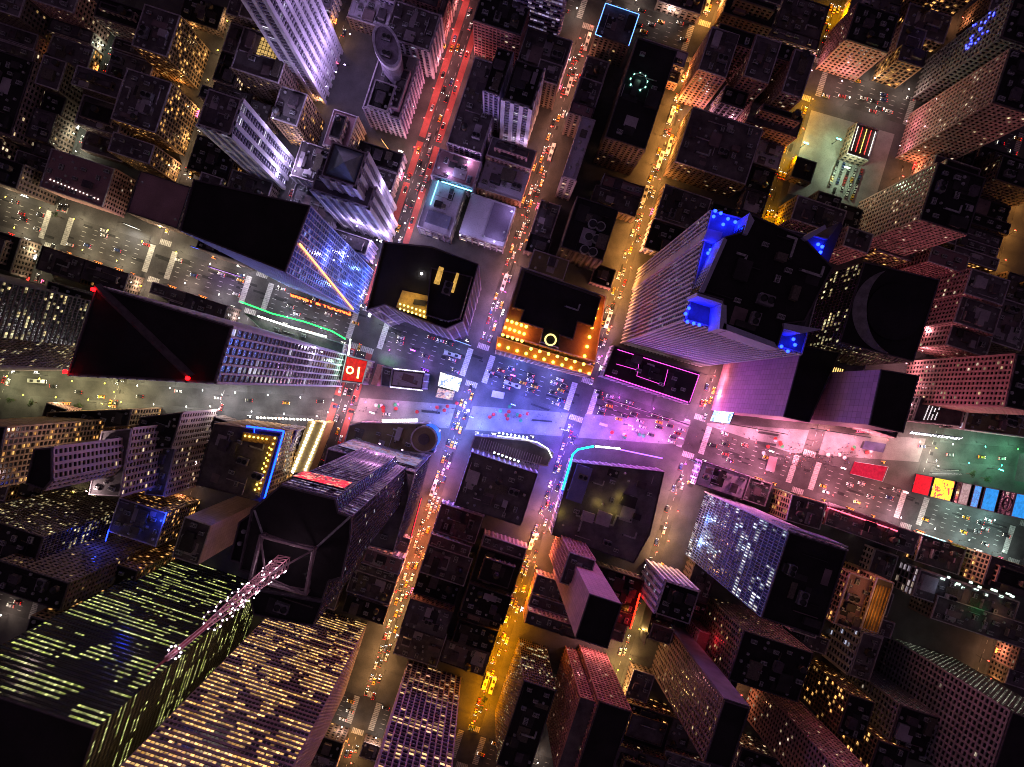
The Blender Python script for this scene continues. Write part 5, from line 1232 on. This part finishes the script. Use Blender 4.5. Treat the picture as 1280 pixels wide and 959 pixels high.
# cars ------------------------------------------------------------------------------------
def car_mesh(L=4.7, Wd=1.85, Ht=1.45, box=False):
    m = MB()
    prof = [(-L/2, .35), (-L/2, .85), (-L/2+.15, 1.0), (-L*.22, 1.02)] if not box else []
    def slice_(x, hw, z0, z1): return [(x, -hw, z0), (x, hw, z0), (x, hw, z1), (x, -hw, z1)]
    S = [slice_(-L/2, Wd*.42, .35, .8), slice_(-L/2+.25, Wd*.49, .28, .95), slice_(0, Wd*.5, .28, .98), slice_(L/2-.5, Wd*.48, .28, .86), slice_(L/2, Wd*.38, .35, .68)]
    for i in range(4):
        a, b = S[i], S[i+1]
        for j in range(4): k = (j+1) % 4; m.quad([a[j], b[j], b[k], a[k]][::-1])
    m.quad(S[0][::-1]); m.quad(S[-1])
    for x in (-L*.3, L*.3):
        for y in (-1, 1): m.tube((x, y*(Wd/2-.2), .33), (x, y*(Wd/2+.02), .33), .33, 10, 1)
    return m
def cabin_mesh(L=4.7, Wd=1.85, bus=False):
    m = MB(); z0, z1 = .95, 1.45
    a = [(-L*.36, -Wd*.45), (L*.22, -Wd*.45), (L*.22, Wd*.45), (-L*.36, Wd*.45)]; b = [(-L*.24, -Wd*.37), (L*.06, -Wd*.37), (L*.06, Wd*.37), (-L*.24, Wd*.37)]
    for i in range(4): j = (i+1) % 4; m.quad([(*a[i], z0), (*a[j], z0), (*b[j], z1), (*b[i], z1)], 1)
    m.quad([(*p, z1) for p in b], 0); return m
def lights_mesh(front, L=4.7, Wd=1.85):
    m = MB()
    m.box((0, 0, 0), .14, .34, .16); return m
PAINTS = {'yellow': (.6, .33, .03), 'white': (.5, .5, .5), 'black': (.02, .02, .022), 'grey': (.22, .22, .23), 'red': (.25, .025, .025), 'blue': (.03, .05, .15)}
glassm = surf('car_glass', (.02, .025, .03), None, .5, .15, 0, .6)
CM = {}
for nme, c in PAINTS.items():
    pm = surf('paint_'+nme, c, tuple(t*.9 for t in c), .5, .35, 0, .5, grime=.1)
    CM[nme] = (car_mesh().mesh('car_body', [pm, M_DARK]), cabin_mesh().mesh('cabin', [pm, glassm]))
hl = lights_mesh(1).mesh('headlight', glow('headlight', (1, .9, .75), 9)); tl = lights_mesh(0).mesh('taillight', glow('taillight', (1, .03, .02), 7))
bus_b = MB(); bus_b.box((0, 0, .35), 12, 2.6, 2.7); bus_b.box((0, 0, 3.05), 11.6, 2.3, .12, 0, 0, .95); bus_b.box((2, 0, 3.17), 2, 1.6, .3, mi=1); bus_b.box((-3, 0, 3.17), 2.2, 1.6, .3, mi=1); bus_b.box((5.9, 0, 1.2), .3, 2.4, 1.3, mi=1)
for x in (-3.6, 3.6):
    for y in (-1, 1): bus_b.tube((x, y*1.0, .5), (x, y*1.32, .5), .5, 10, 1)
busm = bus_b.mesh('bus_body', [surf('paint_white', (.75, .75, .74)), M_DARK])
SC = {0: 'the far left street', 1: 'the second left street', 2: 'the third left street', 3: 'the street behind the blue tower', 4: 'the red-laned street', 5: 'the street left of the orange roof', 6: 'the street right of the orange roof',
      7: 'the gold street behind the blue-lit roof', 8: 'the street past the car park', 9: 'the gold right-edge street', 10: 'the last right street', 11: 'the last street'}
SECN = {'beyond the top avenue': 'far up', 'above the main avenue': 'upper part', 'below the main avenue': 'lower part', 'beyond the bottom avenue': 'far down'}
NC = 0; RC = random.Random(8)
def car(u, v, ang, where, col=None, h=0.02, lights=True):
    global NC
    if not (3 < u < 1277 and 3 < v < 956) or covered(u, v) : return
    if any(inpoly(u, v, P) for P in FOOT if P is not PARK): return
    if NC >= 470: return
    col = col or RC.choice(('yellow', 'yellow', 'white', 'white', 'black', 'black', 'black', 'grey', 'grey', 'white', 'red', 'blue'))
    x, y = W(u, v); NC += 1
    if lights and RC.random() < .03:
        o = link('city_bus', busm, None, (x, y, h), ang); tag(o, f'white bus {where}', 'bus', f'buses {where}'); L = 12; Wd = 2.6
    else:
        b, cb = CM[col]; o = link('car' if col != 'yellow' else 'taxi_cab', b, None, (x, y, h), ang); link('cabin', cb, o)
        tag(o, f'{col} {"taxi" if col == "yellow" else "car"} {where}', 'taxi' if col == 'yellow' else 'car', f'{col} cars {where}'); L = 4.7; Wd = 1.85
    if lights:
        for s in (-1, 1):
            link('headlight', hl, o, (L/2+.02, s*Wd*.34, .62)); link('taillight', tl, o, (-L/2-.02, s*Wd*.38, .72))
def traffic(k, b0, b1, off, dens, heading, where, **kw):
    b = b0
    while b < b1:
        b += RC.uniform(11.5, 17+80*(1-dens)**1.2)
        if min(abs(b-t) for t in AV) < 24: continue
        u, v = city(SA[k]+off+RC.uniform(-.4, .4), b)
        car(u, v, ANG+math.pi/2*heading+math.pi*0+RC.uniform(-.03, .03), where, **kw)
def sect(b): return ('beyond the top avenue', 'above the main avenue', 'below the main avenue', 'beyond the bottom avenue')[0 if b < -470 else 1 if b < 0 else 2 if b < 457 else 3]
slab('car_park_ground', [(1014, 138), (1118, 168), (1090, 262), (984, 242)], .17, MATS['lot_concrete'])
for r in range(6):
    for c in range(5):
        if RC.random() < .85: car(1046+c*7.5-r*2.2, 205+c*2.6+r*6.2, ANG+math.pi/2, f'parked in the green-lit car park, {ORD[r]} row down', h=.18, lights=False)
for bb, nm in ((0, 'main'), (-470, 'top'), (457, 'bottom')):
    for off in (-15, -9, -3, 3, 9, 15):
        a = -690
        while a < 790:
            i = max([j for j in range(len(SA)) if SA[j] < a], default=0); dn = .25
            if bb == 0 and i in (5, 6): dn = .8 if -10 < off < 10 else .4
            if bb == 0 and i == 4: dn = .6
            a += RC.uniform(11, 16+170*(1-dn)**1.2)
            if min(abs(a-t) for t in SA) < 17: continue
            u, v = city(a, bb+off)
            car(u, v, ANG+RC.uniform(-.04, .04)+math.pi, f'{("upper", "middle", "lower")[0 if off < -6 else 1 if off < 6 else 2]} lanes of {nm} avenue past {SC[i]}')
u = 6
while u < 470:
    u += RC.uniform(14, 50); car(u, BW(u)+RC.choice((-7, -2, 3, 7)), RC.choice((0, math.pi))-.07, 'on the slanting avenue left of the plaza')
u = 1120
while u < 1270: u += RC.uniform(14, 50); car(u, BW(u)+RC.choice((-5, 3)), -.07, 'on the slanting avenue right of the plaza')
for k, lanes in {1: [(-3.2, .2), (3.2, .3)], 2: [(-3.2, .2), (3.2, .3)], 3: [(3.2, .3)], 4: [(-10, .25), (-3, .35), (3.4, .55), (10.2, .45)], 5: [(-4.7, .55), (0, .4), (4.7, .5)], 6: [(-4.7, .8), (0, .55), (4.7, .35)], 7: [(-4.7, .6), (0, .3), (4.7, .45)],
                 8: [(-3.4, .4), (3.2, .3)], 9: [(-3.4, .6), (3, .3)], 10: [(3, .3)]}.items():
    for off, dn in lanes:
        for b0, b1 in ((-640, -475), (-445, -22), (24, 435), (480, 640)):
            d2 = dn
            if k == 5 and b0 == 24: d2 = .8
            traffic(k, b0, b1, off, d2, 1 if (k % 2 or (k == 4 and off > 0)) else -1, f'{("left lane" if off < -1 else "right lane" if off > 1 else "mid lane")} of {SC[k]}, {SECN[sect((b0+b1)/2)]}')
print('cars', NC)
B1('small square black roof in the green-lit car park', R(996, 196, 26, 26), 9, 'brick', 'black', units=[('exhaust_fan', 1)])
t = B1('low garage with long red and white lit roof slots beside the car park', R(1071, 154, 28, 40), 12, 'brick', 'tar', units=None, light=1)
for i, c in enumerate(((1, .9, .7), (1, .1, .08), (1, .75, .3), (1, .12, .1), (1, .9, .8))):
    neon(t, [(1073+i*5.4, 158+i*1.7), (1064+i*5.4, 188+i*1.7)], 12.6, .16, glow('slot_%d' % i, c, 3))
# people ------------------------------------------------------------------------------------
def person_mesh(top, leg, skin=(.5, .33, .25), stride=.25):
    m = MB()
    for s in (-1, 1):
        m.tube((s*stride, s*.1, 0.05), (s*.03, s*.1, .88), .085, 6, 1); m.box((s*stride+.06, s*.1, 0), .27, .1, .09, mi=1)
        m.tube((0, s*.2, 1.42), (-s*.12, s*.27, 1.1), .055, 5); m.tube((-s*.12, s*.27, 1.1), (-s*.02+.1, s*.26, .86), .045, 5); m.box((-s*.02+.12, s*.26, .76), .08, .06, .12, mi=2)
    m.cyl((0, 0, .82), .16, .35, 8, 0, .19); m.cyl((0, 0, 1.17), .19, .32, 8, 0, .12); m.cyl((0, 0, 1.48), .06, .1, 6, 2)
    m.cyl((0, 0, 1.55), .08, .1, 8, 2, .11); m.cyl((0, 0, 1.65), .115, .06, 8, 3, .11); m.cyl((0, 0, 1.71), .11, .07, 8, 3, .05)
    me = m.mesh('person', [surf('cloth_'+top[0], top[1]), surf('leg_'+leg[0], leg[1]), surf('skin', skin), surf('hair', (.03, .02, .015))])
    return me
PM = {}
for nme, c in (('dark', (.03, .03, .04)), ('white', (.6, .6, .62)), ('red', (.4, .04, .05)), ('blue', (.06, .1, .35)), ('tan', (.35, .25, .15))):
    PM[nme] = person_mesh((nme, c), ('dark_trousers', (.03, .03, .05)))
RP_ = random.Random(3); npn = 0
ZN = [((1003, 572), 26, 16, 130, 'in the crowd left of the red steps'), ((1045, 568), 36, 12, 60, 'in the crowd above the red steps'), ((650, 517), 45, 9, 44, 'on the blue plaza'), ((560, 515), 32, 8, 24, 'on the left part of the blue plaza'),
      ((462, 512), 22, 9, 16, 'on the pink left end of the plaza'), ((930, 550), 32, 8, 22, 'on the pavement under the pink wall'), ((722, 520), 10, 18, 14, 'at the violet crossing'), ((1120, 590), 10, 14, 12, 'right of the red steps'), ((868, 550), 10, 14, 10, 'at the pink crossing')]
for (u0, v0), ru, rv, n, where in ZN:
    for _ in range(n):
        u, v = u0+RP_.gauss(0, .55)*ru, v0+RP_.gauss(0, .55)*rv
        if covered(u, v) or any(inpoly(u, v, P) for P in FOOT): continue
        c = RP_.choice(('dark', 'dark', 'dark', 'white', 'red', 'blue', 'tan')); x, y = W(u, v)
        o = link('person', PM[c], None, (x, y, .16), RP_.uniform(0, 6.28)); tag(o, f'person in {c} {"clothes" if c == "dark" else "top and dark trousers"} {where}', 'person', f'people in {c} {where}'); npn += 1
print('people', npn)
UMB = {}
for nme, c in (('red', (.5, .04, .04)), ('white', (.7, .7, .7)), ('green', (.05, .3, .12))):
    m = MB(); m.cyl((0, 0, 2.1), 1.35, .55, 8, 0, .06); UMB[nme] = m.mesh('canopy', surf('canvas_'+nme, c, None, .8))
m = MB(); m.cyl((0, 0, 0), .3, .08, 10); m.cyl((0, 0, 0), .035, 2.4, 6); TPL = m.mesh('patio_umbrella', M_METAL)
m = MB(); m.cyl((0, 0, .7), .45, .05, 12)
for a_ in range(3): m.box((.8*math.cos(a_*2.1), .8*math.sin(a_*2.1), .42), .42, .42, .05, a_*2.1); m.box((.98*math.cos(a_*2.1), .98*math.sin(a_*2.1), .45), .05, .4, .42, a_*2.1)
TT = m.mesh('table', surf('cafe_red', (.35, .06, .05), None, .8))
RU = random.Random(9)
for (u0, v0), n, where in (((632, 517), 12, 'on the blue plaza'), ((478, 508), 8, 'at the pink left end of the plaza'), ((560, 508), 6, 'near the white screen'), ((1060, 566), 8, 'beside the crowd above the red steps'), ((960, 556), 7, 'under the pink wall'), ((800, 545), 6, 'on the violet plaza')):
    for _ in range(n):
        u, v = u0+RU.gauss(0, 16), v0+RU.gauss(0, 4)
        if covered(u, v) or any(inpoly(u, v, P) for P in FOOT): continue
        c = RU.choice(('red', 'red', 'white', 'green')); x, y = W(u, v)
        o = link('patio_umbrella', TPL, None, (x, y, .16), RU.uniform(0, 3)); link('canopy', UMB[c], o); link('table', TT, o); tag(o, f'{c} patio umbrella over a red table {where}', 'umbrella', f'{c} patio umbrellas {where}')
# trees -------------------------------------------------------------------------------------
tk = MB(); tk.cyl((0, 0, 0), .3, 3.6, 8, 0, .18)
for i in range(5): a = i*1.3; tk.tube((0, 0, 3.0), (1.6*math.cos(a), 1.6*math.sin(a), 5.4), .09, 5)
TK = tk.mesh('trunk', surf('bark', (.1, .07, .05)))
def crown(seed):
    r = random.Random(seed); m = MB(); cl = [(r.uniform(-1.6, 1.6), r.uniform(-1.6, 1.6), r.uniform(4.5, 7.2), r.uniform(.9, 1.5)) for _ in range(9)]
    for cx, cy, cz, cr in cl:
        for _ in range(70):
            v = Vector((r.gauss(0, 1), r.gauss(0, 1), r.gauss(0, .8))).normalized()*cr*r.uniform(.6, 1.05); p = Vector((cx, cy, cz))+v
            a = Vector((r.gauss(0, 1), r.gauss(0, 1), r.gauss(0, 1))).normalized()*.22; b_ = a.cross(v).normalized()*.16
            m.quad([p-a, p-b_, p+a, p+b_])
    return m.mesh('crown', surf('leaves', (.05, .08, .03), (.03, .05, .02), .9, .8))
CR = [crown(i) for i in range(3)]
TP = [(138, 348, 'dark tree on the kerb by the gold-windowed tower'), (146, 342, 'second dark tree on the kerb by the gold-windowed tower, nearer the avenue'), (20, 500, 'leftmost tree on the slanting avenue'), (46, 503, 'second tree from the left on the slanting avenue'), (75, 505, 'third tree from the left on the slanting avenue'), (104, 507, 'fourth tree from the left on the slanting avenue'),
      (1208, 592, 'dark tree beside the screen tower at right'), (1226, 597, 'dark tree further right behind the screen tower'), (590, 905, 'tree at the lit corner by the bottom avenue'), (606, 868, 'tree on the gold street just above the bottom avenue'), (76, 272, 'tree on the upper kerb at the far left crossing')]
for i, (u, v, lab) in enumerate(TP):
    if covered(u, v) or any(inpoly(u, v, P) for P in FOOT): continue
    x, y = W(u, v); o = bpy.data.objects.new('street_tree', None); COL.objects.link(o); o.location = (x, y, .15); o.rotation_euler = (0, 0, i*1.1); tag(o, lab, 'tree')
    link('trunk', TK, o); link('crown', CR[i % 3], o)
# ---------------------------------------------------------------- world and colour
w = bpy.data.worlds.new('World'); sc.world = w; w.use_nodes = True
bg = w.node_tree.nodes['Background']; bg.inputs[0].default_value = (.62, .36, .62, 1); bg.inputs[1].default_value = .085
sc.view_settings.view_transform = 'Standard'; sc.view_settings.look = 'None'; sc.view_settings.gamma = 1; sc.view_settings.use_curve_mapping = False
sc.view_settings.exposure = 0.3
sc.cycles.pixel_filter_type = 'BLACKMAN_HARRIS'; sc.cycles.filter_width = 1.0
sc.cycles.max_bounces = 4; sc.cycles.diffuse_bounces = 2; sc.cycles.glossy_bounces = 2; sc.cycles.use_light_tree = True
sc.cycles.sample_clamp_indirect = 3
sc.cycles.use_adaptive_sampling = True; sc.cycles.adaptive_threshold = .04; sc.cycles.adaptive_min_samples = 16
# ---------------------------------------------------------------- labels: at most 16 words; exact look-alikes form a group
SEEN = {}
for o in COL.objects:
    l = o.get('label')
    if not l: continue
    w_ = l.replace(',', ' ,').split(); 
    if len([x for x in w_ if x != ',']) > 16:
        for drop in ('the', 'of', 'with', 'kerb', 'building', 'and', 'on', 'a'):
            while drop in w_ and len([x for x in w_ if x != ',']) > 16: w_.remove(drop)
    l = ' '.join(w_).replace(' ,', ','); l = ' '.join(l.split()[:16]).rstrip(','); o['label'] = l; SEEN.setdefault(l, []).append(o)
for l, os_ in SEEN.items():
    if len(os_) > 1:
        for o in os_: o['group'] = l
